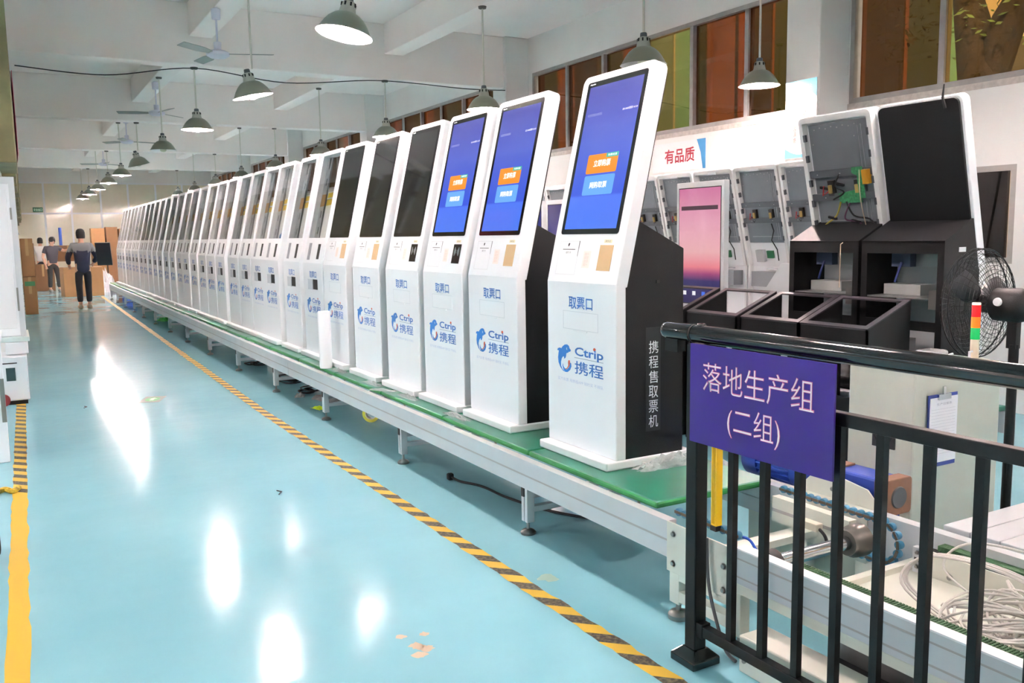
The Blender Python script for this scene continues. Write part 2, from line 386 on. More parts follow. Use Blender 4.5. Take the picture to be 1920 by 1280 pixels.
# ------------------------------------------------------------------ floor tapes
def stripe_mat(name, period, fade=None):
    m = bpy.data.materials.new(name); m.use_nodes = True; t = m.node_tree; p = t.nodes['Principled BSDF']; p.inputs['Roughness'].default_value = .45
    tc = t.nodes.new('ShaderNodeTexCoord'); s = t.nodes.new('ShaderNodeSeparateXYZ'); t.links.new(tc.outputs['Object'], s.inputs[0])
    a = t.nodes.new('ShaderNodeMath'); a.operation = 'MULTIPLY_ADD'; a.inputs[1].default_value = 1.0; t.links.new(s.outputs['X'], a.inputs[0]); t.links.new(s.outputs['Y'], a.inputs[2])
    d = t.nodes.new('ShaderNodeMath'); d.operation = 'DIVIDE'; d.inputs[1].default_value = period; t.links.new(a.outputs[0], d.inputs[0])
    f = t.nodes.new('ShaderNodeMath'); f.operation = 'FRACT'; t.links.new(d.outputs[0], f.inputs[0])
    g = t.nodes.new('ShaderNodeMath'); g.operation = 'GREATER_THAN'; g.inputs[1].default_value = .52; t.links.new(f.outputs[0], g.inputs[0])
    src = g.outputs[0]
    if fade is not None:      # stripes printed only beyond this object y; plain yellow tape nearer
        c = t.nodes.new('ShaderNodeMath'); c.operation = 'GREATER_THAN'; c.inputs[1].default_value = fade; t.links.new(s.outputs['Y'], c.inputs[0])
        mu = t.nodes.new('ShaderNodeMath'); mu.operation = 'MULTIPLY'; t.links.new(src, mu.inputs[0]); t.links.new(c.outputs[0], mu.inputs[1]); src = mu.outputs[0]
    nz = t.nodes.new('ShaderNodeTexNoise'); nz.inputs['Scale'].default_value = 60; nz.inputs['Detail'].default_value = 6; t.links.new(tc.outputs['Object'], nz.inputs['Vector'])
    w_ = t.nodes.new('ShaderNodeValToRGB'); w_.color_ramp.elements[0].position = .42; w_.color_ramp.elements[0].color = lin((40, 38, 34)); w_.color_ramp.elements[1].position = .72; w_.color_ramp.elements[1].color = lin((122, 112, 82)); t.links.new(nz.outputs['Fac'], w_.inputs[0])
    mx = t.nodes.new('ShaderNodeMix'); mx.data_type = 'RGBA'; mx.inputs['A'].default_value = lin((222, 182, 56)); t.links.new(w_.outputs[0], mx.inputs['B']); t.links.new(src, mx.inputs['Factor'])
    t.links.new(mx.outputs['Result'], p.inputs['Base Color'])
    return m
def tape(name, label, pts, wd, mat):
    b = MB(); n = len(pts); random.seed(3)
    vs = []
    for x, y in pts:
        jl, jr = random.uniform(-.006, .006), random.uniform(-.006, .006)
        vs += [(x - wd / 2 + jl, y, .0012), (x + wd / 2 + jr, y, .0012)]
    b.add(vs, [(2 * i, 2 * i + 1, 2 * i + 3, 2 * i + 2) for i in range(n - 1)])
    return tag(b.build(name, mat), label, 'floor tape')
def along(a, b, n): return [(a[0] + (b[0] - a[0]) * i / n, a[1] + (b[1] - a[1]) * i / n) for i in range(n + 1)]
tape('hazard_tape', 'worn yellow and black hazard tape on the floor beside the conveyor', along((1.955, .6), (1.925, 8), 120) + along((1.925, 8), (2.1, 20.5), 90)[1:] + along((2.1, 20.5), (2.2, 28), 40)[1:], .082, stripe_mat('hazard stripes', .205))
tape('aisle_tape', 'yellow tape with black stripes farther off along the left aisle edge', along((-.12, 1.2), (-.085, 4.5), 30) + along((-.085, 4.5), (-.02, 10.2), 60)[1:], .085, stripe_mat('aisle stripes', .2, 6.3))
st = thing('floor_sticker', 'grey square floor sticker with a green arrow emblem', 'sticker', (1.135, 9.42, .001), -.35)
part('backing', M('sticker grey', (128, 142, 138), .5), st, (-.1, .1, -.17, .17, 0, .0012))
patch('emblem', [(.07 * math.cos(a * PI / 10), .11 * math.sin(a * PI / 10)) for a in range(20)], lambda u, v, t: (u, v, .0012 + t), M('sticker green', (96, 178, 118), .5), st, .0008, .0006)
patch('arrow', [(0, .08), (-.045, .02), (-.018, .02), (-.018, -.07), (.018, -.07), (.018, .02), (.045, .02)], lambda u, v, t: (u, v, .002 + t), M('sticker pale', (196, 214, 200), .5), st, .0006, .0004)
# ------------------------------------------------------------------ ticket kiosks
KU = Vector((.2275, 0, .9738)); KN = Vector((-.9738, 0, .2275)); KK = Vector((.06, 0, .905)); SL = 1.10
def LOW(w_, h, o): return (.06 - o, -w_, h)
def UPF(w_, s, o): q = KK + KU * s + KN * o; return (q.x, -w_, q.z)
def SIDE(w_, h, o): return (w_, -.305 - o, h)
HW = .31
def shell_mesh(opening):
    b = MB()
    b.box(.06, .12, -HW, HW, .045, .912)
    f = lambda u, v, t: UPF(u, v, -t)
    if not opening:
        b.prism(rrect(-HW, HW, 0, SL, .045, (0, 0, 1, 1)), f, 0, .07)
    else:
        b.prism([(-HW, 0), (HW, 0), (HW, .25), (-HW, .25)], f, 0, .07)
        b.prism([(-HW, .25), (-.255, .25), (-.255, 1.06), (-HW, 1.06)], f, 0, .07); b.prism([(.255, .25), (HW, .25), (HW, 1.06), (.255, 1.06)], f, 0, .07)
        b.prism(rrect(-HW, HW, 1.06, SL, .039, (0, 0, 1, 1)), f, 0, .07)
    me = b.mesh('shell', 0 if opening else .006, 2); me.materials.append(shell_white); return me
ME = {}
ME['shell'] = shell_mesh(False); ME['shell_open'] = shell_mesh(True)
def pm(key, b, mat, bevel=0.0):
    if key not in ME: ME[key] = b.mesh(key, bevel); ME[key].materials.append(mat)
    return ME[key]
pm('plinth', MB().box(0, .54, -.313, .313, 0, .045), white_paint, .008)
bodyp = [(.12, .045), (.12, .9), (.195, 1.212), (.48, 1.072), (.48, .045)]
pm('body', MB().prism(bodyp, lambda u, v, t: (u, t, v), -.305, .305), black_paint, .003)
pm('rear_cover', MB().prism(rrect(-.29, .29, .29, 1.085, .04), lambda u, v, t: UPF(u, v, -t), .07, .088), black_paint, .003)
fup = lambda u, v, t: UPF(u, v, t)
bez = rrect(-.255, .255, .25, 1.062, .016); dsp = [(-.228, .277), (.228, .277), (.228, 1.034), (-.228, 1.034)]
bezel_mat = M('black glass bezel', (14, 15, 17), .1, spec=.6)
off_mat = M('dark display glass', (34, 37, 38), .05, spec=.9)
pm('bezel', MB().prism(bez, fup, -.002, .002), bezel_mat); pm('screen', MB().prism(dsp, fup, .001, .0026), ramp_mat('blue screen', 2, [(0, (72, 118, 232)), (.22, (76, 116, 234)), (.235, (56, 86, 214)), (.3, (60, 90, 212)), (.6, (84, 102, 202)), (1, (86, 88, 170))], .08, .85))
pm('screen_off', MB().prism(dsp, fup, .001, .0026), off_mat)
orange_e = M('screen orange', (40, 20, 5), .2, emit=(252, 150, 36), estr=.8); sky_e = M('screen light blue', (10, 20, 30), .2, emit=(108, 176, 248), estr=.75); teal_e = M('screen teal', (8, 30, 26), .2, emit=(60, 190, 170), estr=.75); white_e = M('screen white', (200, 200, 200), .2, emit=(255, 250, 245), estr=.8); dim_e = M('screen dim text', (60, 60, 90), .2, emit=(180, 186, 230), estr=.6)
pm('button_o', MB().prism(rrect(-.125, .137, .564, .664, .01), fup, .002, .0034), orange_e); pm('button_b', MB().prism(rrect(-.125, .137, .452, .554, .01), fup, .002, .0034), sky_e)
pm('flash', MB().prism([(.035, .642), (.137, .642), (.137, .664), (.035, .664)], fup, .0034, .004), teal_e)
DOL = [(-.2204, .5398), (-.2128, .55), (-.1954, .5545), (-.1792, .5522), (-.1682, .564), (-.1462, .5756), (-.1244, .5783), (-.1078, .5716), (-.1032, .5602), (-.0891, .5512), (-.0963, .5425), (-.1083, .5412), (-.1131, .5367), (-.1324, .5307), (-.1351, .5158), (-.1425, .5043), (-.1547, .4997), (-.1536, .5084), (-.1618, .5128), (-.1767, .5004), (-.1854, .4806), (-.1847, .4592), (-.1703, .4423), (-.1461, .4306), (-.1655, .4348), (-.1898, .4506), (-.2082, .4752), (-.2127, .5017), (-.2073, .5265), (-.2041, .5375), (-.213, .5393)]
CRE = [(-.1413, .4304), (-.1219, .4324), (-.0978, .4461), (-.0856, .4661), (-.0877, .4816), (-.0972, .4858), (-.0997, .4723), (-.1095, .4579), (-.1265, .4464), (-.1434, .4451), (-.1627, .4593), (-.1673, .4747), (-.17, .4584), (-.1581, .4384)]
ORG = [(-.1113, .4973), (-.0994, .4961), (-.0972, .4831), (-.1046, .4664), (-.1216, .451), (-.141, .4438), (-.1458, .448), (-.1264, .4531), (-.1142, .4679), (-.1163, .4862)]
EYE = [(-.1305, .56), (-.1237, .562), (-.1257, .5565), (-.1249, .5513), (-.1201, .5487), (-.1297, .5508)]
def flat_prints(polys, fn, off, mat, key):
    b = MB()
    for p in polys: b.prism(p, lambda u, v, t: fn(u, v, t), 0, off)
    return pm(key, b, mat)
sh = .005      # the printed logo sits a little right of the panel's centre line
mv = lambda P: [(x + sh, y) for x, y in P]
flat_prints([mv(DOL), mv(CRE)], LOW, .0008, logo_blue, 'logo_blue'); flat_prints([mv(ORG), [(.13 + .011 * math.cos(a * PI / 6), .576 + .0085 * math.sin(a * PI / 6)) for a in range(12)]], LOW, .0011, logo_orange, 'logo_orange'); flat_prints([mv(EYE)], LOW, .0012, shell_white, 'logo_eye')
flat_prints([[(-.05, .5165), (.205, .5165), (.205, .5185), (-.05, .5185)]], LOW, .0008, M('printed grey line', (120, 128, 146), .5), 'logo_rule')
thin_line = M('seam grey', (206, 210, 216), .6)
def frame_lines(x0, x1, y0, y1, t, fn, key, mat, off=.0006):
    return flat_prints([[(x0, y0), (x1, y0), (x1, y0 + t), (x0, y0 + t)], [(x0, y1 - t), (x1, y1 - t), (x1, y1), (x0, y1)], [(x0, y0), (x0 + t, y0), (x0 + t, y1), (x0, y1)], [(x1 - t, y0), (x1, y0), (x1, y1), (x1 - t, y1)]], fn, off, mat, key)
frame_lines(-.155, .16, .662, .756, .002, LOW, 'slot_seam', thin_line); frame_lines(-.245, -.062, .038, .215, .0025, UPF, 'door_seam', M('faint seam', (218, 220, 222), .6))
pm('slot_pull', MB().prism([(-.06, .66), (-.05, .652), (.06, .652), (.07, .66)], LOW, 0, .004), white_paint)
flat_prints([[(-.21, .169), (-.095, .169), (-.095, .1725), (-.21, .1725)], [(-.066, .135), (-.063, .135), (-.061, .215), (-.066, .215)]], UPF, .0008, M('card slot', (70, 70, 72), .5), 'card_slot')
flat_prints([[(-.166, .2), (-.158, .205), (-.152, .202), (-.154, .194), (-.16, .186), (-.166, .19)]], UPF, .0008, M('icon black', (30, 30, 34), .5), 'card_icon')
pm('notice', MB().prism([(-.012, .076), (.055, .076), (.055, .164), (-.012, .164)], fup, 0, .0008), M('pink printed notice', (246, 232, 226), .5))
pm('pad_b', MB().prism([(.125, .066), (.235, .066), (.235, .194), (.125, .194)], fup, 0, .002), M('brown protective paper', (205, 172, 128), .6))
pm('pad_k', MB().prism([(.125, .066), (.235, .066), (.235, .194), (.125, .194)], fup, 0, .002), M('black card reader', (24, 24, 26), .15))
pm('pad_label', MB().prism([(.15, .205), (.215, .205), (.215, .222), (.15, .222)], fup, 0, .0008), M('cream label', (236, 224, 190), .5))
wl = MB()
for s in (-1, 1):
    for r in (.014, .024, .034, .044):
        wl.prism([(.18 + s * (r + o_) * math.cos(a) * .75, .145 + (r + o_) * math.sin(a)) for o_, rng in ((0, range(-4, 5)), (.003, range(4, -5, -1))) for a in [k_ * .17 for k_ in rng]], fup, .002, .0028)
pm('waves', wl, M('reader white print', (215, 215, 215), .4))
# open frame pieces (kiosks whose display is not fitted yet)
flange_b = MB()
for a, b_ in ((-.255, -.215), (-.165, -.135)): flange_b.prism([(a, .25), (b_, .25), (b_, 1.06), (a, 1.06)], fup, -.055, -.05)
hs = [.25, .30, .37, .46, .53, .62, .69, .78, .85, .94, 1.06]
for j in range(0, len(hs), 2):
    if j + 1 < len(hs): flange_b.prism([(-.215, hs[j]), (-.165, hs[j]), (-.165, hs[j + 1]), (-.215, hs[j + 1])], fup, -.055, -.05)
pm('flange', flange_b, M('pale galvanised flange', (200, 204, 208), .4, .1))
pm('flange_back', MB().prism([(-.255, .25), (-.13, .25), (-.13, 1.06), (-.255, 1.06)], fup, -.068, -.064), grey_steel)
pm('crossbar', MB().prism([(-.255, .6), (.255, .6), (.255, .64), (-.255, .64)], fup, -.07, -.058).prism([(.2, .25), (.255, .25), (.255, 1.06), (.2, 1.06)], fup, -.066, -.06), grey_steel)
pm('tape_o', MB().prism([(-.245, .57), (-.12, .575), (-.11, .69), (-.235, .69)], fup, -.05, -.048), M('amber tape', (206, 150, 66), .35, alpha=.9))
pm('tape_y', MB().prism([(-.06, .575), (.09, .58), (.1, .635), (-.05, .63)], fup, -.052, -.046).prism([(-.05, .65), (.1, .655), (.105, .7), (-.045, .695)], fup, -.052, -.046), M('yellow foam tape', (240, 200, 40), .4))
pm('front_glass', MB().prism([(-.255, .25), (.255, .25), (.255, 1.062), (-.255, 1.062)], fup, -.003, 0), glass('kiosk glass', (240, 242, 242), .03, .02, .3))
pm('slot_g', MB().prism([(-.2, .035), (-.115, .035), (-.115, .2), (-.2, .2)], fup, 0, .001), M('reader mask grey', (150, 152, 162), .4, var=.3, scale=30)); pm('slot_k', MB().prism([(.09, .045), (.165, .045), (.165, .19), (.09, .19)], fup, 0, .001), dark_gap)
pm('flap', MB().prism([(-.15, .655), (.0, .655), (.0, .756), (-.15, .756)], LOW, 0, .006), M('grey ticket flap', (196, 200, 206), .4)); pm('hole', MB().prism([(.0, .66), (.14, .66), (.14, .756), (.0, .756)], LOW, 0, .001), dark_gap)
pm('blue_ties', MB().prism([(-.02, .26), (.2, .26), (.2, .3), (.05, .33), (-.02, .3)], fup, -.065, -.055), M('blue plastic sheet', (30, 110, 176), .4))

def P(name, key, parent): return link(name, ME[key], parent)
def shared_text(key, *a, **k_):
    """lettering mesh shared between kiosks"""
    name, body, w0, w1, h0, h1, fn, mat = a
    if key not in ME:
        o = text(name, body, w0, w1, h0, h1, fn, mat, None, **k_); ME[key] = o.data; bpy.data.objects.remove(o)
    return key
black_print = M('grey print', (96, 96, 100), .5); red_print = M('pale red print', (236, 200, 192), .5); faint_blue = M('faint blue print', (188, 200, 230), .5)
shared_text('t_qpk', 'lettering', '取票口', -.1, .115, .768, .832, LOW, text_blue, bold=.012)
shared_text('t_ctrip', 'lettering', 'Ctrip', -.046, .206, .516, .574, LOW, text_blue, bold=.02)
shared_text('t_xc', 'lettering', '携程', -.048, .206, .434, .502, LOW, text_blue, bold=.008)
shared_text('t_slog', 'lettering', '买汽车票 用携程APP 随时买 不排队', -.21, .205, .383, .401, LOW, pale_text)
shared_text('t_card', 'lettering', '银行卡', -.176, -.128, .148, .16, UPF, black_print)
shared_text('t_o', 'lettering', '立即购票', -.065, .08, .598, .634, UPF, white_e, bold=.01, off=.0042); shared_text('t_b', 'lettering', '网购取票', -.065, .08, .487, .52, UPF, white_e, bold=.01, off=.0042)
shared_text('t_date', 'lettering', '2021-04-08 星期四 14:21:04', .1, .222, .873, .885, UPF, white_e, off=.0034); shared_text('t_wel', 'lettering', '欢迎使用携程自助售票机', -.205, -.075, .872, .887, UPF, dim_e, off=.0034)
shared_text('t_fl', 'lettering', '购票优惠', .05, .125, .647, .659, UPF, white_e, off=.0046); shared_text('t_top', 'lettering', 'Aipuhe', -.235, -.185, 1.043, 1.054, UPF, white_e, bold=.02, off=.0026)
flat_prints([[(.12 + i_ * .018, 1.074), (.132 + i_ * .018, 1.074), (.134 + i_ * .018, 1.087), (.124 + i_ * .018, 1.087)] for i_ in range(6)], UPF, .0006, faint_blue, 't_shell'); shared_text('t_not', 'lettering', '请刷卡\n请取票\n请找零\n请取卡', .0, .04, .085, .155, UPF, red_print)
shared_text('t_pad', 'lettering', '身份证', .16, .205, .208, .219, UPF, black_print)

def kiosk(label, xf, yc, kind, pad, far, zb=.445, rz=0.0, group='ticket kiosks on the conveyor'):
    k_ = thing('ticket_kiosk', label, 'kiosk', (xf, yc, zb), rz, group)
    P('plinth', 'plinth', k_)
    s = P('shell', 'shell_open' if kind == 'open' else 'shell', k_)
    if kind != 'open' : P('body', 'body', k_); P('rear_cover', 'rear_cover', k_)
    if not far or far < 18:
        P('lettering', 't_qpk', s); P('logo', 'logo_blue', s); P('logo_accent', 'logo_orange', s); P('lettering', 't_ctrip', s); P('lettering', 't_xc', s); P('logo_rule', 'logo_rule', s)
        if far < 12: P('logo_eye', 'logo_eye', s); P('lettering', 't_slog', s)
    else:
        P('lettering', 't_qpk', s); P('logo', 'logo_blue', s); P('lettering', 't_xc', s); P('lettering', 't_ctrip', s)
    if kind != 'open':
        d = P('display', 'bezel', k_); P('screen', 'screen' if kind == 'on' else 'screen_off', d); P('lettering', 't_top', d)
        if kind == 'on':
            P('button', 'button_o', d); P('button', 'button_b', d); P('badge', 'flash', d)
            for q in ('t_o', 't_b', 't_date', 't_wel', 't_fl'): P('lettering', q, d)
        P('slot_cover', 'slot_seam', s); P('slot_pull', 'slot_pull', s); P('access_panel', 'door_seam', s); P('card_slot', 'card_slot', s); P('icon', 'card_icon', s); P('lettering', 't_card', s); P('notice', 'notice', s); P('lettering', 't_not', s)
        pd = P('card_reader', 'pad_b' if pad == 'b' else 'pad_k', k_)
        if pad == 'k': P('wave_mark', 'waves', pd)
        P('reader_label', 'pad_label', s); P('lettering', 't_pad', s); P('maker_mark', 't_shell', s)
    else:
        P('flange', 'flange', k_); P('back_channel', 'flange_back', k_); P('crossbar', 'crossbar', k_); P('front_glass', 'front_glass', k_); P('foam_tape', 'tape_y', k_); P('amber_tape', 'tape_o', k_)
        P('card_slot', 'slot_g', s); P('reader_opening', 'slot_k', s); P('ticket_flap', 'flap', s); P('ticket_opening', 'hole', s)
        P('body', 'body_low', k_)
        if far % 3 == 0: P('cable_cover', 'blue_ties', k_)
    return k_
pm('body_low', MB().prism([(.12, .045), (.12, .9), (.16, .9), (.16, .12), (.48, .12), (.48, .045)], lambda u, v, t: (u, t, v), -.305, -.295).prism([(.12, .045), (.12, .9), (.16, .9), (.16, .12), (.48, .12), (.48, .045)], lambda u, v, t: (u, t, v), .295, .305).box(.12, .48, -.3, .3, .045, .06).box(.121, .126, -.3, .3, .06, .9), white_paint)
FAR = [4.03, 5.01, 5.72, 6.41, 7.16, 7.94, 8.60, 9.35, 10.12, 10.77, 11.41, 12.06, 12.87, 13.52, 14.2, 14.98, 15.64, 16.3, 17.06, 17.72]
random.seed(11)
while FAR[-1] < 26.0: FAR.append(FAR[-1] + random.choice((.64, .66, .72, .78)))
names = {1: 'white ticket kiosk with lit blue screen, nearest on the conveyor, lettered black side', 2: 'white ticket kiosk with lit blue screen, second from the near end, torn brown reader paper', 3: 'white ticket kiosk with lit blue screen and black card reader, third from the near end',
         4: 'white ticket kiosk with dark screen and black card reader, fourth from the near end', 5: 'white ticket kiosk with dark screen and brown reader paper, fifth from the near end', 6: 'white ticket kiosk with dark screen beside the white foam roll, sixth from the near end'}
KIOSK = []
for i, fy in enumerate(FAR):
    n = i + 1
    kind = 'on' if n <= 3 else ('off' if n <= 6 else 'open')
    lab = names.get(n, 'white kiosk with empty glazed screen frame, %s from the conveyor near end' % ordinal(n))
    KIOSK.append(kiosk(lab, 2.43 + (.02 if n in (2, 3) else random.uniform(-.006, .012)), fy - .315, kind, 'k' if n in (3, 4) else 'b', n, rz=random.uniform(-.008, .008) if n > 3 else 0))
k1 = KIOSK[0]; bd = [c for c in k1.children if c.name.startswith('body')][0]
patch('name_strip', [(.243, .17), (.336, .17), (.336, .688), (.243, .688)], SIDE, M('dark strip', (24, 25, 28), .3), bd, .001)
for j, ch in enumerate('携程售取票机'):
    top = .622 - j * .0743; text('lettering', ch, .262, .32, top - .062, top, SIDE, M('white lettering', (228, 230, 235), .4), bd, off=.0018)
part('lock', black_gloss, bd, (.305, .325, -.31, -.304, .905, .92))
bd2 = [c for c in KIOSK[1].children if c.name.startswith('body')][0]

# crumpled film left on plinths
film_m = M('crumpled clear film', (222, 226, 228), .18, alpha=.45, bump=1.0, bscale=60, spec=.9)
def crumple(name, label, loc, sx, sy, sz, rz=0.0, mat=None, seed=1, n=14, cat='plastic film'):
    random.seed(seed); vs = []; fs = []
    for i in range(n + 1):
        for j in range(n + 1):
            u, v = i / n * 2 - 1, j / n * 2 - 1; e_ = max(abs(u), abs(v)); h = max(0, 1 - e_ ** 1.5)
            vs.append((u * sx * (1 + random.uniform(-.12, .12)), v * sy * (1 + random.uniform(-.15, .15)), sz * h * random.uniform(.25, 1.0) + .001))
    for i in range(n):
        for j in range(n): a = i * (n + 1) + j; fs.append((a, a + 1, a + n + 2, a + n + 1))
    o = MB().add(vs, fs).build(name, mat or film_m); o.location = loc; o.rotation_euler = (0, 0, rz)
    return tag(o, label, cat)
crumple('plastic_film', 'crumpled clear film bunched along the nearest kiosk plinth', (2.78, 3.335, .446), .2, .042, .085, -.05, seed=2)
crumple('plastic_film', 'small crumpled film behind the nearest kiosk plinth corner', (3.0, 3.22, .446), .015, .05, .035, .3, seed=3, n=8)
for i, (n, yy, xx) in enumerate(((3, 4.99, 2.405), (4, 5.8, 2.405), (5, 6.5, 2.40), (6, 7.3, 2.40))):
    crumple('plastic_film', 'clear film spilling from under the %s kiosk plinth' % ordinal(n), (xx, yy, .446), .03, .16, .03, 0, seed=20 + i, n=10)

# ------------------------------------------------------------------ conveyor line carrying the kiosks
cv = thing('conveyor', 'long grey aluminium conveyor carrying the row of white kiosks', 'conveyor', (2.7, 14.6, 0))
def cpart(name, mat, *bx, bevel=0.0, parent=None):
    b = MB()
    for x0, x1, y0, y1, z0, z1 in bx: b.box(x0 - 2.7, x1 - 2.7, y0 - 14.6, y1 - 14.6, z0, z1)
    return b.build(name, mat, parent or cv, bevel)
Y0, Y1 = 2.76, 26.6
joints = [Y0, 8.54, 15.92, 21.4, Y1]
groove = M('groove shadow grey', (176, 172, 170), .6)
for a, b_ in zip(joints, joints[1:]):
    for x0, x1, xo in ((2.285, 2.333, 2.2845), (3.03, 3.078, 3.0785)):
        r_ = cpart('side_rail', alu, (x0, x1, a + .004, b_ - .004, .255, .323), (x0 + .006, x1 - .006, a + .004, b_ - .004, .323, .333), (x0, x1, a + .004, b_ - .004, .333, .41))
    cpart('rail_groove', groove, (2.2862, 2.2915, a + .004, b_ - .004, .322, .334))
    cpart('joint_gap', dark_gap, (2.289, 2.33, b_ - .004, b_ + .004, .256, .409)) if b_ < Y1 else None
MB().tube([(2.43 - 2.7, Y0 - 14.6, .222), (2.43 - 2.7, Y1 - 14.6, .222)], .017, 8).build('conduit', alu_dull, cv)
part_leg_y = [3.95, 5.69, 7.45, 9.13, 10.88, 12.65, 14.45, 16.2, 17.96, 19.7, 21.3, 23.0, 24.8, 26.4]
dark_insert = M('black profile insert', (28, 28, 30), .5)
for y in part_leg_y:
    for x in (2.31, 3.054):
        lg = cpart('leg', alu, (x - .022, x + .022, y - .03, y - .006, .07, .255), (x - .022, x + .022, y + .006, y + .03, .07, .255), (x - .014, x + .022, y - .006, y + .006, .07, .255))
        cpart('cap', dark_insert, (x - .0235, x - .01, y + .005, y + .031, .205, .254), parent=lg)
        MB().lathe([(0, .0), (.04, 0), (.042, .012), (.03, .024), (.012, .03), (.009, .03), (.009, .075)], 16, (x - 2.7, y - 14.6, .0)).build('foot', zinc, lg)
    cpart('cross_bar', alu, (2.332, 3.03, y - .018, y + .018, .12, .15), (2.332, 3.03, y + .03, y + .06, .18, .21))
# green pallet boards
pb = MB().box(2.337 - 2.68, 3.022 - 2.68, -.541, .541, .412, .445).mesh('pallet_board', .012); pb.materials.append(green_board); pb.materials.append(green_edge)
for p_ in pb.polygons:
    if abs(p_.normal.z) < .7: p_.material_index = 1
y = 2.9 + .541; n = 0; pals = []
while y < 26.4:
    n += 1; o = link('pallet_board', pb); o.location = (2.68, y, .0); pals.append(o); tag(o, 'green pallet board on the conveyor, %s from the near end' % ordinal(n), 'pallet', 'green pallets under the kiosks'); y += 1.09
# ------------------------------------------------------------------ drive end and belt section of the conveyor
bc = thing('belt_conveyor', 'cream and aluminium belt conveyor section with drive shaft behind the fence', 'conveyor', (2.7, 1.6, 0))
def bp(name, mat, *bx, bevel=0.0, parent=None):
    b = MB()
    for x0, x1, y0, y1, z0, z1 in bx: b.box(x0 - 2.7, x1 - 2.7, y0 - 1.6, y1 - 1.6, z0, z1)
    return b.build(name, mat, parent or bc, bevel)
def bolt(x, y, z, par, r=.009, ax='x', s=-1):
    MB().lathe([(0, s * .008), (r, s * .008), (r, 0), (r * 1.6, 0), (r * 1.6, s * -.002)], 8, (x - 2.7, y - 1.6, z), ax, False).build('bolt', zinc, par)
pl = bp('side_plate', cream, (2.276, 2.284, 2.375, 2.757, .205, .415), bevel=.002)
for y, z in ((2.715, .37), (2.715, .245), (2.42, .33), (2.42, .235)): bolt(2.276, y, z, pl)
bp('side_plate', cream, (3.03, 3.08, 2.375, 2.757, .2, .42))
bp('frame_post', cream, (2.286, 2.336, 2.69, 2.75, .07, .205), bevel=.003); bp('frame_post', cream, (2.286, 2.336, 2.34, 2.39, .07, .24), bevel=.003); bp('frame_post', cream, (3.03, 3.08, 2.69, 2.75, .07, .2)); bp('frame_post', cream, (3.03, 3.08, 1.2, 1.26, .07, .2))
bp('frame_beam', cream, (2.286, 2.336, 2.39, 2.69, .175, .203)); bp('frame_beam', cream, (2.286, 2.336, 2.39, 2.69, .085, .13)); bp('frame_beam', cream, (2.34, 3.03, 2.69, 2.73, .1, .14))
for x, y in ((2.311, 2.72), (2.311, 2.365), (3.055, 2.72), (3.055, 1.23)):
    MB().lathe([(0, 0), (.042, 0), (.044, .02), (.034, .032), (.011, .036), (.011, .08)], 18, (x - 2.7, y - 1.6, 0)).build('foot', zinc, bc)
for a, b_ in ((.4, 2.37),):
    bp('front_rail', alu, (2.29, 2.338, a, b_, .28, .302), (2.296, 2.332, a, b_, .302, .31), (2.29, 2.338, a, b_, .31, .373), (2.296, 2.332, a, b_, .373, .381), (2.29, 2.338, a, b_, .381, .412))
    bp('rail_groove', groove, (2.2912, 2.297, a, b_, .301, .311), (2.2912, 2.297, a, b_, .372, .382))
    bp('rail_cap', white_paint, (2.289, 2.34, a, b_, .412, .418))
    bp('lower_beam', cream, (2.291, 2.35, a, b_, .24, .279), bevel=.003)
    bp('far_rail', alu, (3.03, 3.08, a, b_, .24, .43))
    bp('pan', cream, (2.375, 2.97, a, 2.14, .268, .276)); bp('inner_wall', cream, (2.962, 2.97, a, 2.05, .276, .375)); bp('dark_slot', dark_gap, (2.971, 3.0, a, 2.05, .34, .376))
belt_g = M('green ribbed belt', (52, 92, 58), .75, bump=.8, bscale=160)
nb = MB()
for i in range(150): y = .42 + i * .0115; nb.box(2.342 - 2.7, 2.388 - 2.7, y - 1.6, y + .007 - 1.6, .408, .414)
nb.box(2.342 - 2.7, 2.388 - 2.7, .41 - 1.6, 2.16 - 1.6, .395, .409); nb.build('belt', belt_g, bc); bp('belt', belt_g, (2.985, 3.028, .41, 2.02, .376, .398))
for y in (.9, 1.25, 1.6, 1.95): bolt(2.962, y, .30, bc)
bl_ = bp('belt_bracket', alu, (2.935, 2.961, 2.05, 2.09, .285, .385), bevel=.002); bolt(2.935, 2.07, .365, bl_, .006); bolt(2.935, 2.07, .31, bl_, .006); bp('slot', dark_gap, (2.934, 2.936, 2.06, 2.082, .33, .345), parent=bl_)
bp('tie_bar', cream, (2.34, 3.03, 2.12, 2.155, .27, .3)); bp('tie_bar', cream, (2.34, 3.03, 2.52, 2.56, .3, .33)); bp('tie_bar', cream, (2.34, 3.03, 2.66, 2.7, .25, .28))
bp('inner_rail', cream, (2.9, 2.945, 2.36, 2.78, .36, .412), (2.9, 2.945, 2.36, 2.78, .3, .345)); bp('inner_rail_seal', groove, (2.899, 2.94, 2.36, 2.78, .345, .36))
SY, SZ = 2.27, .372
MB().lathe([(0, 2.36), (.027, 2.36), (.027, 2.83), (0, 2.83)], 20, (-2.7, SY - 1.6, SZ), 'x').build('drive_shaft', steel, bc)
MB().lathe([(.027, 2.335), (.05, 2.345), (.052, 2.39), (.03, 2.4)], 20, (-2.7, SY - 1.6, SZ), 'x').build('bearing', rubber, bc)
MB().lathe([(.028, 2.775), (.05, 2.775), (.053, 2.79), (.062, 2.8), (.066, 2.83), (.066, 2.86), (.0, 2.86)], 24, (-2.7, SY - 1.6, SZ), 'x').build('bearing', M('dark bearing steel', (92, 90, 86), .35, .8), bc)
chain_blue = M('blue nylon roller', (64, 128, 160), .4); linkm = M('chain link steel', (112, 100, 88), .35, .8)
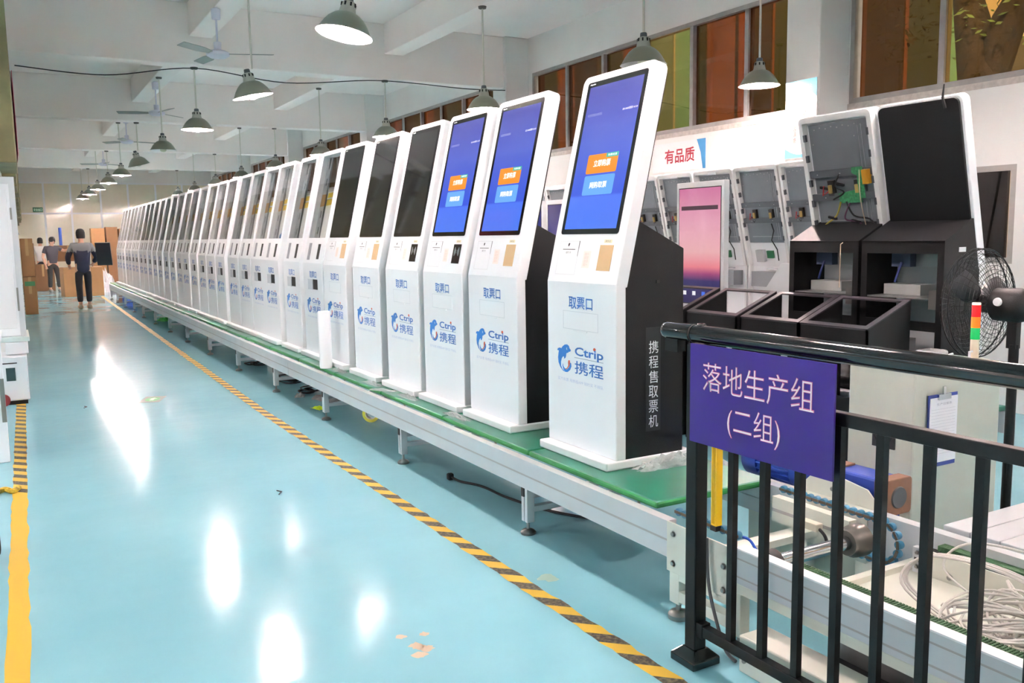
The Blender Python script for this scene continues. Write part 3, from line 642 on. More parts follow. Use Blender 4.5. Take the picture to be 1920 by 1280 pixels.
rol = MB().lathe([(0, -.011), (.016, -.011), (.0175, -.006), (.0175, .006), (.016, .011), (0, .011)], 14, (0, 0, 0), 'x').mesh('chain_roller'); rol.materials.append(chain_blue)
lk = MB().box(-.014, -.0115, -.017, .017, -.006, .006).mesh('chain_link'); lk.materials.append(linkm)
def chain_pt(s, x):
    R_ = .085
    if s < 0: return (x, SY + R_ * 0 + (-s), SZ + R_ - .03 + .0), 0
    a = s / R_
    if a < PI * .95: return (x, SY - R_ * math.sin(a), SZ - .03 + R_ * math.cos(a)), a
    return (x, SY - R_ * math.sin(PI * .95) + (s - R_ * PI * .95), SZ - .03 - R_), PI
for xch in (2.985, 2.372):
    s = -.52
    while s < (.36 if xch > 2.5 else -.16):
        p_, a = chain_pt(s, xch)
        o = link('chain_roller', rol, bc); o.location = (p_[0] - 2.7, p_[1] - 1.6, p_[2])
        o = link('chain_link', lk, bc); o.location = (p_[0] - 2.7, p_[1] - 1.6, p_[2]); o.rotation_euler = (a, 0, 0)
        s += .038
sb = bp('sensor_block', M('sensor beige', (206, 200, 180), .5), (2.8, 2.84, 2.44, 2.53, .36, .392), bevel=.003)
MB().tube(spline([(2.82 - 2.7, 2.44 - 1.6, .37), (2.81 - 2.7, 2.40 - 1.6, .35), (2.8 - 2.7, 2.38 - 1.6, .30), (2.79 - 2.7, 2.42 - 1.6, .27)], 5), .007, 6).build('sensor_cable', rubber, bc)
MB().tube(spline([(2.38 - 2.7, 2.5 - 1.6, .41), (2.42 - 2.7, 2.44 - 1.6, .405), (2.42 - 2.7, 2.39 - 1.6, .37), (2.44 - 2.7, 2.37 - 1.6, .35)], 5), .006, 6).build('air_hose', M('blue air hose', (30, 84, 190), .35), bc)
yp = thing('light_curtain', 'yellow safety light curtain post standing on the conveyor edge', 'safety post', (2.352, 2.545, .4225))
part('housing', M('safety yellow', (244, 198, 20), .4), yp, (-.017, .017, -.015, .015, .02, .40), bevel=.003); part('end_cap', dark_insert, yp, (-.018, .018, -.016, .016, 0, .02)); part('window_strip', M('dark yellow strip', (206, 160, 12), .25), yp, (-.0185, -.016, -.008, .008, .03, .39))
lowb = thing('frame_channel', 'low cream steel channel lying under the belt conveyor', 'channel', (2.275, 1.3, 0))
part('channel', cream, lowb, (-.07, .07, -.9, .96, .0, .14), bevel=.006)
for q in (.05, .1): MB().lathe([(0, -.008), (.008, -.008), (.008, 0)], 8, (-.07, .93, q), 'x', False).build('bolt', zinc, lowb)
MB().lathe([(0, .006), (.007, .006), (.007, 0)], 8, (.0, .9, .14), 'z', False).build('bolt', zinc, lowb)
lg_ = thing('guide_rail', 'grey aluminium guide rail on the floor beneath the belt', 'rail', (2.72, 1.2, 0)); part('profile', dark_insert, lg_, (-.28, -.2, -.8, .9, .0, .05), (-.2, .1, -.8, .9, .0, .02), bevel=.004); part('bright_rail', alu_dull, lg_, (-.17, -.13, -.8, .95, .02, .11)); part('dark_rail', dark_insert, lg_, (-.07, .0, -.8, .92, .02, .15)); part('red_block', M('red block', (150, 24, 24), .5), lg_, (-.02, .05, .5, .62, .15, .19))

# gear motor
gm = thing('gear_motor', 'blue gear motor with brown unpainted flanges beyond the conveyor', 'motor', (3.2, 2.76, .345)); gm.scale = (.86, .86, .86)
blue_m = M('motor blue', (36, 66, 158), .38, var=.08); brown_m = M('brown primer', (134, 98, 76), .6, var=.1, scale=20)
mb_ = MB()
mb_.lathe([(0, .12), (.083, .12), (.083, .44), (0, .44)], 28, (0, 0, .14), 'y'); mb_.build('motor_body', blue_m, gm)
fb = MB()
for i in range(18):
    a = 2 * PI * i / 18; c_, s_ = math.cos(a), math.sin(a)
    fb.prism([(.08, -.003), (.1, -.002), (.1, .002), (.08, .003)], lambda u, v, t: (u * c_ - v * s_, t, .14 + u * s_ + v * c_), .15, .4)
fb.build('cooling_fins', blue_m, gm)
MB().lathe([(0, .0), (.06, .0), (.062, .09), (.1, .1), (.104, .135), (.1, .15), (0, .15)], 28, (0, 0, .14), 'y').build('end_bell', blue_m, gm); MB().lathe([(0, .4), (.1, .4), (.104, .42), (.104, .5), (.09, .52), (0, .52)], 28, (0, 0, .14), 'y').build('fan_cowl', blue_m, gm)
part('terminal_box', blue_m, gm, (-.06, .06, .2, .32, .22, .3), bevel=.008)
g_ = part('gearbox', blue_m, gm, (-.075, .09, -.42, .0, .03, .225), bevel=.014); part('gearbox_pad', brown_m, gm, (-.05, .06, -.16, -.02, .225, .235))
MB().prism(rrect(-.095, .1, .05, .235, .02), lambda u, v, t: (u, t, v), -.47, -.4).build('flange', brown_m, gm, .004)
MB().lathe([(0, -.478), (.052, -.478), (.056, -.468), (.056, -.46)], 24, (0, 0, .14), 'y').build('flange_cover', M('cast grey', (96, 96, 98), .5, .4), gm)
part('mount_foot', blue_m, gm, (-.08, .08, -.42, .05, 0, .04))
MB().prism([(2.36, .37), (2.36, .44), (2.42, .5), (2.55, .52), (2.72, .5), (2.78, .44), (2.78, .37)], lambda u, v, t: (t - 2.7, u - 1.6, v), 3.082, 3.09).build('motor_mount', cream, bc, .002)
bolt(3.082, 2.6, .46, bc); part('support', cream, gm, (-.09, .09, -.3, .45, -.40, 0))

# ------------------------------------------------------------------ fence with sign
FX = 2.12
fe = thing('fence', 'black steel safety fence with round handrail in front of the conveyor', 'fence', (FX, 2.4, 0))
fp = M('black fence paint', (3, 4, 5), .4, spec=.35)
part('post', fp, fe, (-.028, .028, -.028, .028, .03, 1.2), bevel=.004); part('post', fp, fe, (-.028, .028, -2.128, -2.072, .03, 1.2), bevel=.004)
for dy in (0, -2.1):
    MB().add([(-.065, dy - .065, 0), (.065, dy - .065, 0), (.065, dy + .065, 0), (-.065, dy + .065, 0), (-.065, dy - .065, .03), (.065, dy - .065, .03), (.065, dy + .065, .03), (-.065, dy + .065, .03), (-.033, dy - .033, .06), (.033, dy - .033, .06), (.033, dy + .033, .06), (-.033, dy + .033, .06)],
             [(0, 3, 2, 1), (0, 1, 5, 4), (1, 2, 6, 5), (2, 3, 7, 6), (3, 0, 4, 7), (4, 5, 9, 8), (5, 6, 10, 9), (6, 7, 11, 10), (7, 4, 8, 11), (8, 9, 10, 11)]).build('base_foot', black_gloss, fe, .004)
hz = 1.235
MB().lathe([(0, .19), (.02, .187), (.03, .175), (.032, .16), (.032, .03), (.0335, .029), (.0335, .024), (.032, .023), (.032, -2.4), (0, -2.4)], 24, (0, 0, hz), 'y').build('handrail', black_gloss, fe)
MB().lathe([(.0325, .02), (.0335, .02), (.0335, .012), (.0325, .012)], 24, (0, 0, hz), 'y').build('joint_ring', dark_gap, fe)
MB().lathe([(0, .008), (.014, .007), (.017, .002), (.017, -.01)], 16, (.006, -.01, hz + .03)).build('rail_cap', black_gloss, fe)
part('bracket', fp, fe, (-.02, .02, .09, .16, hz - .075, hz - .028)); part('rail', fp, fe, (-.018, .018, -2.08, -.028, 1.018, 1.058), bevel=.003); part('rail', fp, fe, (-.018, .018, -2.08, -.028, .12, .16), bevel=.003); part('rail_socket', fp, fe, (-.022, .022, -.06, -.026, .113, .168), bevel=.004)
for i in range(13): y = -.186 - i * .149; part('bar', fp, fe, (-.012, .012, y - .013, y + .013, .16, 1.018))
sg = thing('sign_board', 'purple sign board with pink Chinese lettering hung on the black fence', 'sign', (2.074, 2.065, .855))
part('board', ramp_mat('sign purple', 2, [(0, (46, 6, 122)), (1, (56, 14, 136))], .42), sg, (-.004, .004, -.315, .318, 0, .352))
SF = lambda u, v, o: (-.004 - o, .318 - u * .633, .352 * (1 - v))
pinkw = M('pink neon print', (250, 196, 214), .4); pinkc = M('pale print core', (255, 240, 244), .4)
SF2 = lambda u, v, o: SF(u, 1 - v, o)
text('lettering', '落地生产组', .105, .885, 1 - .455, 1 - .165, SF2, M('rose print', (240, 128, 168), .4), sg, bold=.004, off=.0008); text('lettering', '落地生产组', .108, .882, 1 - .45, 1 - .17, SF2, pinkc, sg, bold=-.014, off=.0014)
text('lettering', '(二组)', .3, .675, 1 - .86, 1 - .545, SF2, MATS['rose print'], sg, bold=.004, off=.0008); text('lettering', '(二组)', .302, .672, 1 - .855, 1 - .55, SF2, pinkc, sg, bold=-.014, off=.0014)

# ------------------------------------------------------------------ control cabinet, tower light, floor fan
cb = thing('control_cabinet', 'grey-green steel control cabinet with a clipboard and vent', 'cabinet', (3.82, 2.69, 0))
cab_m = M('grey green enamel', (196, 200, 188), .45, var=.03)
part('casing', cab_m, cb, (-.325, .325, -.18, .18, .06, .955), bevel=.01); part('plinth', dark_insert, cb, (-.3, .3, -.16, .16, 0, .06))
vt = part('vent', M('vent grille', (38, 38, 40), .6), cb, (-.335, -.325, -.09, .03, .58, .70)); rg = MB()
for r in (.015, .03, .045): rg.tube([(-.337, -.03 + r * math.cos(a * PI / 9), .64 + r * math.sin(a * PI / 9)) for a in range(18)], .0025, 5, closed=True)
rg.build('vent_rings', rubber, vt)
part('lifting_eye', zinc, cb, (-.29, -.25, -.02, .05, .955, .965))
cl = thing('clipboard', 'blue clipboard with white paper hanging on the control cabinet', 'clipboard', (3.685, 2.505, .5))
part('board', M('clipboard blue', (44, 60, 140), .4), cl, (-.105, .105, -.006, -.001, 0, .34)); part('paper', M('paper white', (238, 240, 246), .6), cl, (-.095, .105, -.0085, -.006, .02, .325))
text('lettering', '生产日报表', -.05, .06, .288, .3, lambda u, v, o: (u, -.0085 - o, v), M('grey ink', (176, 180, 192), .6), cl)
pr = MB()
for i in range(16): pr.box(-.085, .09, -.0092, -.0085, .06 + i * .014, .0607 + i * .014)
pr.build('printed_lines', MATS['grey ink'], cl)
part('clip', steel, cl, (-.045, .045, -.016, -.006, .315, .34), (-.008, .008, -.014, -.006, .34, .375))
tw = thing('signal_tower', 'red orange green signal tower light on the control cabinet', 'signal light', (4.06, 2.6, .955))
for nm, z0, z1, c_, r in (('base', 0, .1, (206, 198, 176), .02), ('green_lamp', .1, .157, (20, 168, 84), .021), ('orange_lamp', .157, .21, (240, 120, 20), .021), ('red_lamp', .21, .268, (196, 22, 24), .021), ('cap', .268, .28, (228, 214, 200), .02)):
    MB().lathe([(0, z0), (r, z0), (r, z1 - .003), (r - .002, z1), (0, z1)], 20).build(nm, M('tower ' + nm, c_, .25, emit=c_ if 'lamp' in nm else None, estr=.25), tw)
ty = thing('parts_tray', 'clear bag and white clips tray on top of the control cabinet', 'tray', (3.86, 2.62, .956)); part('tray', M('red tray card', (186, 70, 72), .5), ty, (-.13, .14, -.07, .07, 0, .012)); part('bag', film_m, ty, (-.16, -.04, -.05, .05, .012, .07), bevel=.012)
MB().tube([(-.05, -.06, .012), (-.05, -.06, .05), (-.03, -.06, .05)], .006, 6).tube([(.1, -.06, .012), (.1, -.06, .05), (.12, -.06, .05)], .006, 6).box(-.06, .12, -.065, -.055, .012, .02).build('clips', white_paint, ty)

fn_ = thing('floor_fan', 'large black pedestal fan with round wire cage beside the cabinet', 'fan', (4.42, 2.62, 0))
FC = (0, .2, 1.2); wire = M('black wire', (30, 30, 30), .35, .3)
cg = MB()
for k_ in range(6): r = .285 - k_ * .006; 
for y in (-.09, .09): cg.tube([(.285 * math.cos(a * PI / 20), FC[1] + y * .2, 1.2 + .285 * math.sin(a * PI / 20)) for a in range(40)], .004, 5, closed=True)
for r in [.05 + i * .0215 for i in range(11)]:
    d_ = .1 * math.sqrt(max(0, 1 - (r / .29) ** 2))
    for s in (-1, 1): cg.tube([(r * math.cos(a * PI / 16), FC[1] + s * d_, 1.2 + r * math.sin(a * PI / 16)) for a in range(32)], .0014, 4, closed=True)
for i in range(40):
    a = 2 * PI * i / 40
    for s in (-1, 1): cg.tube([(r * math.cos(a), FC[1] + s * .1 * math.sqrt(max(0, 1 - (r / .29) ** 2)), 1.2 + r * math.sin(a)) for r in (.05, .12, .19, .25, .288)], .0013, 4)
cg.build('cage', wire, fn_)
for i in range(3):
    bl3 = MB(); vs = []
    a0 = 2 * PI * i / 3 + .4
    for j in range(7):
        r = .04 + j * .034; wd = .05 + .06 * math.sin(j / 6 * PI * .8)
        for s in (-1, 1): a = a0 + s * wd / max(r, .06) * .55; vs.append((r * math.cos(a), FC[1] + s * .025, 1.2 + r * math.sin(a)))
    bl3.add(vs, [(2 * j, 2 * j + 1, 2 * j + 3, 2 * j + 2) for j in range(6)], True); b_o = bl3.build('blade', M('fan blade grey', (70, 72, 74), .4), fn_); b_o.modifiers.new('t', 'SOLIDIFY').thickness = .004
MB().lathe([(0, .19), (.045, .19), (.05, .13), (.085, .1), (.088, -.02), (.075, -.06), (.03, -.085), (0, -.085)], 24, (0, 0, 1.2), 'y').build('motor_housing', black_paint, fn_)
MB().lathe([(0, -.012), (.02, -.012), (.022, .0), (0, 0)], 16, (-.09, .04, 1.22), 'x').build('speed_knob', white_paint, fn_)
part('yoke', black_paint, fn_, (-.02, .02, -.02, .03, .98, 1.13)); MB().lathe([(0, .06), (.024, .06), (.024, 1.0), (0, 1.0)], 16).build('pole', black_paint, fn_); MB().lathe([(0, 0), (.2, 0), (.2, .025), (.1, .05), (.04, .065), (0, .065)], 32).build('base', M('dark cast base', (58, 58, 58), .6), fn_)
tb_ = thing('assembly_table', 'low aluminium profile table end at the right edge', 'table', (3.11, 1.82, 0))
for i in range(6): part('profile', alu, tb_, (0, .6, -.42 + i * .115, -.31 + i * .115, .40, .44), bevel=.003)
for x in (.03, .52): part('leg', alu, tb_, (x - .02, x + .02, -.4, -.36, 0, .4)); part('leg', alu, tb_, (x - .02, x + .02, .2, .24, 0, .4))
# pile of grey cables in the belt conveyor's pan
cp = thing('cable_pile', 'tangled pile of grey cables lying in the belt conveyor pan', 'cables', (2.68, 1.5, .277))
random.seed(5); cab_g = M('grey cable jacket', (206, 204, 198), .5)
for i in range(60):
    b = MB(); cx, cy = random.uniform(-.1, .1), random.uniform(-.36, .06); rx, ry = random.uniform(.07, .2), random.uniform(.12, .3); ph = random.uniform(0, 6.28); h0 = random.uniform(.008, .1); n = 26; w2 = random.uniform(.0, .35); p2 = random.uniform(0, 6)
    pts = [(max(-.27, min(.25, cx + rx * (math.cos(2 * PI * j / n + ph) + w2 * math.sin(4 * PI * j / n + p2)))), cy + ry * .8 * (math.sin(2 * PI * j / n) + w2 * math.cos(4 * PI * j / n + p2)), max(.006, h0 + .03 * math.sin(4 * PI * j / n + ph))) for j in range(n)]
    b.tube(pts, .0045, 6, closed=True); b.build('cable_loop', cab_g, cp)
for i in range(4):
    b = MB(); x0 = random.uniform(-.25, .1); b.tube(spline([(x0, .1, .03), (x0 + .02, .36, .12), (x0 + .1, .3, .22), (x0 + .16, .0, .2), (x0 + .1, -.25, .04)], 7), .0045, 6); b.build('cable_loop', cab_g, cp)

# ------------------------------------------------------------------ second and third line with kiosks seen from behind
def simple_line(name, label, x0, x1, y0, y1):
    o = thing(name, label, 'conveyor', ((x0 + x1) / 2, (y0 + y1) / 2, 0)); hx, hy = (x1 - x0) / 2, (y1 - y0) / 2
    part('side_rail', alu, o, (-hx, -hx + .045, -hy, hy, .27, .41)); part('side_rail', alu, o, (hx - .045, hx, -hy, hy, .27, .41))
    y = -hy + .2
    while y < hy:
        for sx in (-1, 1): part('leg', alu, o, (sx * (hx - .022) - .02, sx * (hx - .022) + .02, y - .025, y + .025, 0, .27))
        part('cross_bar', alu, o, (-hx + .045, hx - .045, y - .015, y + .015, .3, .33)); y += 1.6
    y = y0 + .55; n = 0
    while y + .54 < y1 + .05:
        n += 1; p_ = link('pallet_board', pb2[name]); p_.location = ((x0 + x1) / 2, y, 0); tag(p_, 'green pallet board on the %s, %s from the near end' % (name.replace('_', ' '), ordinal(n)), 'pallet', 'pallets on the ' + name.replace('_', ' ')); y += 1.09
    return o
pb2 = {}
for nm, w_ in (('middle_conveyor', .3), ('wall_conveyor', .3)): pb2[nm] = MB().box(-w_, w_, -.541, .541, .412, .445).mesh('pallet_board', .01); pb2[nm].materials.append(green_board)
simple_line('middle_conveyor', 'middle conveyor under the black-backed kiosk and pink display', 4.95, 5.55, 3.3, 10.95); simple_line('wall_conveyor', 'conveyor by the window wall carrying open white shells', 6.0, 6.6, 4.6, 11.2)
UPB = lambda w_, s, o: UPF(w_, s, -.07 - o)
fub = lambda u, v, t: UPB(u, v, t)
# back view pieces
cavity = MB()
for p_ in ([(-HW, .02), (-.275, .02), (-.275, SL - .03), (-HW, SL - .03)], [(.275, .02), (HW, .02), (HW, SL - .03), (.275, SL - .03)]): cavity.prism(p_, fub, -.002, .05)
cavity.prism(rrect(-HW, HW, SL - .04, SL, .036, (0, 0, 1, 1)), fub, -.002, .05)
pm('rim', cavity, M('grey white rim', (226, 227, 226), .4)); pm('back_plate', MB().prism([(-.255, .27), (.255, .27), (.255, 1.04), (-.255, 1.04)], fub, .0, .012), M('galvanised back plate', (128, 136, 142), .35, .45, var=.05))
pm('plate_fold', MB().prism([(-.2, .3), (-.195, .3), (-.195, 1.0), (-.2, 1.0)], fub, .012, .016).prism([(-.17, .3), (-.167, .3), (-.167, 1.0), (-.17, 1.0)], fub, .012, .015).prism([(-.2, .335), (.2, .335), (.2, .34), (-.2, .34)], fub, .012, .016), M('bright fold', (176, 182, 188), .3, .6))
for nm, s0 in (('hbar1', .66), ('hbar2', .49)): pm(nm, MB().prism([(-.275, s0), (.275, s0), (.275, s0 + .052), (-.275, s0 + .052)], fub, .02, .04), M('grey channel', (98, 104, 110), .38, .4))
CLIPS = [(w_, s) for s in (.3, .45, .6, .78, .93) for w_ in (.262, -.282)]
for j, (w_, s) in enumerate(CLIPS): pm('clip%d' % j, MB().prism([(w_, s), (w_ + .02, s), (w_ + .02, s + .05), (w_, s + .05)], fub, .03, .0505), M('dark clip', (78, 82, 88), .5))
MODS = ((.1, .575), (-.13, .57))
for j, (w_, s) in enumerate(MODS):
    pm('module%d' % j, MB().prism([(w_ - .025, s - .05), (w_ + .025, s - .05), (w_ + .025, s + .06), (w_ - .025, s + .06)], fub, .012, .04), M('black module', (34, 32, 28), .45))
    pm('cap%d' % j, MB().prism([(w_ - .012, s - .03), (w_ + .012, s - .03), (w_ + .012, s + .03), (w_ - .012, s + .03)], fub, .04, .055), M('brass capacitor', (186, 160, 96), .35, .3))
def modules(k_):
    for j in range(2): m_ = P('module', 'module%d' % j, k_); P('capacitor', 'cap%d' % j, m_)
    P('lead', 'redwire', m_)
    for j in range(len(CLIPS)): P('clip', 'clip%d' % j, k_)
pm('wires', MB().tube([UPB(*q) for q in ((-.11, .48, .03), (-.12, .4, .02), (-.08, .3, .03), (-.14, .2, .03), (-.15, .08, .04))], .006, 6).tube([UPB(*q) for q in ((.07, .55, .03), (.12, .5, .04), (.16, .56, .03))], .005, 6), rubber)
pm('redwire', MB().tube([UPB(*q) for q in ((.13, .56, .03), (.17, .53, .05), (.16, .6, .04))], .006, 6), M('red wire', (170, 40, 44), .4))
scr = MB()
for i in range(9): scr.prism([(-.2 + i * .05, 1.0 + (i % 2) * .01), (-.192 + i * .05, 1.0 + (i % 2) * .01), (-.192 + i * .05, 1.008 + (i % 2) * .01), (-.2 + i * .05, 1.008 + (i % 2) * .01)], fub, .012, .016)
for w_, s in ((.2, .68), (-.2, .68), (0, .68), (.15, .51), (-.15, .51), (.2, .9), (-.16, .93)): scr.prism([(w_, s), (w_ + .008, s), (w_ + .008, s + .008), (w_, s + .008)], fub, .04, .043)
pm('screws', scr, M('bright screw', (240, 242, 245), .2, .5)); pm('label_tab', MB().prism([(-.06, 1.05), (.06, 1.05), (.06, 1.075), (-.06, 1.075)], fub, .04, .053), white_paint)
LB = lambda w_, h, o: (.12 + o, -w_, h)
pm('reader_box', MB().prism([(.06, .06), (.17, .06), (.17, .19), (.06, .19)], fub, .0, .04), M('grey plastic', (176, 180, 184), .5)); pm('reader_pcb', MB().prism([(-.06, .1), (.03, .1), (.03, .18), (-.06, .18)], fub, .0, .02), M('green circuit board', (40, 106, 70), .4)); pm('printer_box', MB().prism([(-.2, .68), (.17, .68), (.17, .84), (-.2, .84)], LB, .0, .14), M('galvanised box', (150, 154, 158), .35, .5))
pm('handle_bar', MB().prism([(-.1, .86), (.05, .86), (.05, .872), (-.1, .872)], LB, .02, .035), steel)
def open_shell(label, xo, yc, zb, sc, group):
    k_ = thing('open_kiosk_shell', label, 'kiosk shell', (xo, yc, zb), PI, group); k_.scale = (sc, sc, sc)
    P('plinth', 'plinth', k_); P('shell', 'shell', k_)
    for nm, ky in (('rim', 'rim'), ('channel', 'hbar1'), ('channel', 'hbar2'), ('label_tab', 'label_tab'), ('reader_box', 'reader_box'), ('reader_board', 'reader_pcb'), ('printer_box', 'printer_box'), ('handle', 'handle_bar'), ('cable', 'wires')): P(nm, ky, k_)
    bpl = P('back_plate', 'back_plate', k_)
    P('fold', 'plate_fold', bpl); P('screws', 'screws', bpl); modules(k_)
    part('side_rim', MATS['grey white rim'], k_, (.115, .17, -.31, -.285, .045, .9), (.115, .17, .285, .31, .045, .9))
    return k_
for i, yc in enumerate((5.06, 5.64, 6.22, 6.8, 7.38, 7.96, 8.54, 9.12, 9.7, 10.28)):
    open_shell('white kiosk shell with open grey back by the window wall, %s from the near end' % ordinal(i + 1), 6.54, yc, .445, .9, 'open shells along the window wall')
# black-backed kiosk and its open-backed neighbour
def rear_body(k_):
    b = MB()
    for s in (-1, 1): b.prism(bodyp, lambda u, v, t: (u, t, v), s * .305, s * .293)
    b.prism([(.195, 1.212), (.48, 1.072), (.48, 1.06), (.195, 1.2)], lambda u, v, t: (u, t, v), -.295, .295)
    b.box(.468, .48, -.295, .295, .99, 1.066); b.box(.468, .48, .26, .295, .045, .99); b.box(.468, .48, -.295, -.26, .045, .99); b.box(.468, .48, -.26, .26, .5, .56); b.box(.468, .48, -.26, .26, .3, .33); b.box(.12, .48, -.295, .295, .045, .06)
    bo = b.build('body', black_paint, k_)
    part('shelf', M('grey shelf', (138, 142, 140), .3, .4), k_, (.2, .46, -.285, .285, .70, .708), bevel=.001); part('shelf_bracket', zinc, k_, (.42, .47, .2, .27, .64, .76)); part('inner_box', M('pale inner box', (196, 198, 196), .5), k_, (.13, .3, -.26, .02, .71, .78))
    part('lock_box', M('blue grey lock', (92, 104, 130), .4, .3), k_, (.3, .36, -.16, -.02, .9, .985)); b_ = MB(); b_.tube([(.38, -.07, .93), (.4, -.08, .86), (.4, -.1, .8)], .008, 6); b_.build('lock_cable', M('dark blue cable', (40, 52, 110), .4), k_)
    part('drawer', M('steel drawer', (150, 152, 152), .3, .5), k_, (.3, .46, -.25, .0, .33, .43))
    return bo
kb = thing('black_backed_kiosk', 'white kiosk seen from behind with tall black rounded back and antenna', 'kiosk', (5.48, 3.73, .445), PI, 'kiosks on the middle conveyor')
P('plinth', 'plinth', kb); P('shell', 'shell', kb); rc = P('rear_cover', 'rear_cover', kb); bo = rear_body(kb)
part('name_plate', white_paint, bo, (.27, .34, .305, .307, 1.0, 1.03))
ab = MB(); q0 = Vector(UPB(-.2, 1.03, .02)); ab.tube([q0, q0 + Vector((.03, .0, .06)), q0 + Vector((.035, .01, .14))], [.009, .008, .004], 8); ab.build('antenna', rubber, rc)
kg = thing('open_backed_kiosk', 'white kiosk seen from behind with open grey back, circuit board and black base', 'kiosk', (5.48, 4.365, .445), PI, 'kiosks on the middle conveyor')
P('plinth', 'plinth', kg); P('shell', 'shell', kg); P('rim', 'rim', kg); bpl = P('back_plate', 'back_plate', kg); P('fold', 'plate_fold', bpl); P('screws', 'screws', bpl); P('channel', 'hbar1', kg); P('channel', 'hbar2', kg); rear_body(kg)
pcb = MB().prism([(-.19, .5), (-.14, .5), (-.14, .66), (-.1, .68), (-.1, .72), (-.19, .72)], fub, .04, .046).prism([(-.16, .47), (.03, .47), (.03, .54), (-.1, .56), (-.16, .56)], fub, .04, .046).build('circuit_board', M('bright circuit board', (60, 140, 92), .4, var=.4, scale=60), kg)
MB().prism([(-.25, .6), (-.2, .6), (-.2, .7), (-.25, .7)], fub, .03, .07).build('capacitor', M('yellow capacitor', (196, 140, 40), .35), kg)
modules(kg)
for j, pts in enumerate((((.0, .7, .03), (.05, .6, .05), (-.02, .55, .05), (.08, .5, .05)), ((.02, .48, .05), (.08, .38, .04), (.18, .32, .04), (.24, .27, .04)), ((-.03, .48, .05), (-.08, .38, .05), (-.2, .35, .04), (-.25, .28, .04)), ((-.06, .47, .05), (.0, .36, .05), (-.1, .33, .04), (-.2, .27, .05)))):
    MB().tube([UPB(*q) for q in spline(pts, 5)], .006, 6).build('cable', [rubber, M('yellow cable', (190, 170, 70), .4), rubber, M('purple cable', (96, 58, 86), .4)][j], kg)
for w_, s in ((.16, .58), (.12, .36), (-.08, .33), (.02, .6)): MB().prism([(w_ - .035, s - .012), (w_ + .035, s + .004), (w_ + .033, s + .02), (w_ - .037, s + .004)], fub, .03, .046).build('tape_strip', rubber, kg)
MB().tube([UPB(*q) for q in spline(((-.17, .7, .05), (-.16, .5, .06), (-.18, .3, .06)), 4)] + [(.5, .17, 1.05), (.49, .16, .75)], .0035, 5).build('hanging_wire', M('tan wire', (196, 176, 150), .5), kg)
# black bases waiting without shells
for i, (yc, lab) in enumerate(((3.84, 'black open-topped kiosk base nearest to the fence'), (4.385, 'black open-topped kiosk base, second from the fence end'), (4.96, 'black open-topped kiosk base in front of the pink display'), (5.56, 'black open-topped kiosk base farthest from the fence'))):
    t_ = thing('kiosk_base', lab, 'kiosk base', (4.5, yc, 0), 0, 'black kiosk bases'); b = MB(); hw = .268
    pr_ = [(0, 0), (0, .985), (.4, 1.145), (.4, 0)]
    for s in (-1, 1): b.prism(pr_, lambda u, v, t: (u, t, v), s * hw, s * (hw - .012))
    b.box(0, .012, -hw, hw, .86, .98); b.box(0, .012, -hw, hw, 0, .55); b.box(0, .012, -hw, -hw + .04, .55, .86); b.box(0, .012, hw - .04, hw, .55, .86); b.box(0, .4, -hw, hw, 0, .012); b.build('housing', black_paint, t_)
    f = lambda u, v, t: (u * .9285, v, .985 + u * .3714 + t)
    lip = MB(); L_ = .43
    for q in ([(0, -hw), (.04, -hw), (.04, hw), (0, hw)], [(L_ - .03, -hw), (L_, -hw), (L_, hw), (L_ - .03, hw)], [(.04, -hw), (L_ - .03, -hw), (L_ - .03, -hw + .042), (.04, -hw + .042)], [(.04, hw - .042), (L_ - .03, hw - .042), (L_ - .03, hw), (.04, hw)]): lip.prism(q, f, -.004, .006)
    lip.build('top_frame', M('black frame painted sheen', (58, 55, 60), .3), t_)  # black lightened in colour to stand in for the wall's grazing reflection
    part('inner_plate', M('inner steel plate', (112, 114, 116), .35, .5), t_, (.2, .39, -.12, .02, .8, .95) if i != 1 else (.2, .39, -.12, .02, .55, .7))
# free-standing displays on the middle line
def display(label, yc, stops, nm, z1=2.0):
    d = thing('display_panel', label, 'display', (5.2, yc, .445), 0, 'displays standing on the middle conveyor')
    part('frame', white_paint, d, (-.03, .03, -.3, .3, 0, z1 - .445), bevel=.006); part('foot', white_paint, d, (-.18, .18, -.2, .2, 0, .02))
    sc = part('screen', ramp_mat(nm, 2, stops, .07, .75), d, (-.0325, -.03, -.26, .26, .53, z1 - .5)); part('screen_border', dark_insert, d, (-.031, -.03, -.268, .268, .522, z1 - .492))
    return d, sc
d, sc_ = display('white framed display showing a pink sunset wallpaper', 5.85, [(0, (24, 20, 70)), (.2, (40, 30, 92)), (.26, (150, 60, 110)), (.32, (224, 120, 130)), (.45, (226, 168, 170)), (.7, (224, 160, 178)), (1, (206, 120, 158))], 'pink wallpaper', 2.02)
part('search_bar', M('screen bar', (20, 16, 20), .2, emit=(92, 62, 76), estr=.5), sc_, (-.0345, -.0325, -.23, .23, 1.335, 1.37))
for i, (y, c_) in enumerate(((.18, (235, 235, 240)), (.06, (235, 235, 240)), (-.06, (60, 110, 230)), (-.18, (70, 150, 240)))): part('icon', M('icon %d' % i, (20, 20, 20), .3, emit=c_, estr=.7), sc_, (-.0345, -.0325, y - .02, y + .02, .6, .635))
display('white framed display with dim violet screen seen between the two nearest kiosks', 8.05, [(0, (40, 50, 130)), (.5, (66, 62, 130)), (1, (78, 66, 110))], 'violet wallpaper', 1.96)
display('white framed display with dark blue screen behind the second kiosk', 8.72, [(0, (30, 60, 160)), (1, (50, 50, 110))], 'dim blue wallpaper', 1.96)
wp = MB().prism([(5.5, .445), (4.83, .445), (4.83, 1.33), (5.15, 1.33), (5.4, 1.02), (5.5, .8)], lambda u, v, t: (t, u, v), 5.42, 5.45).build('white_sheet_board', white_paint, None, .004)
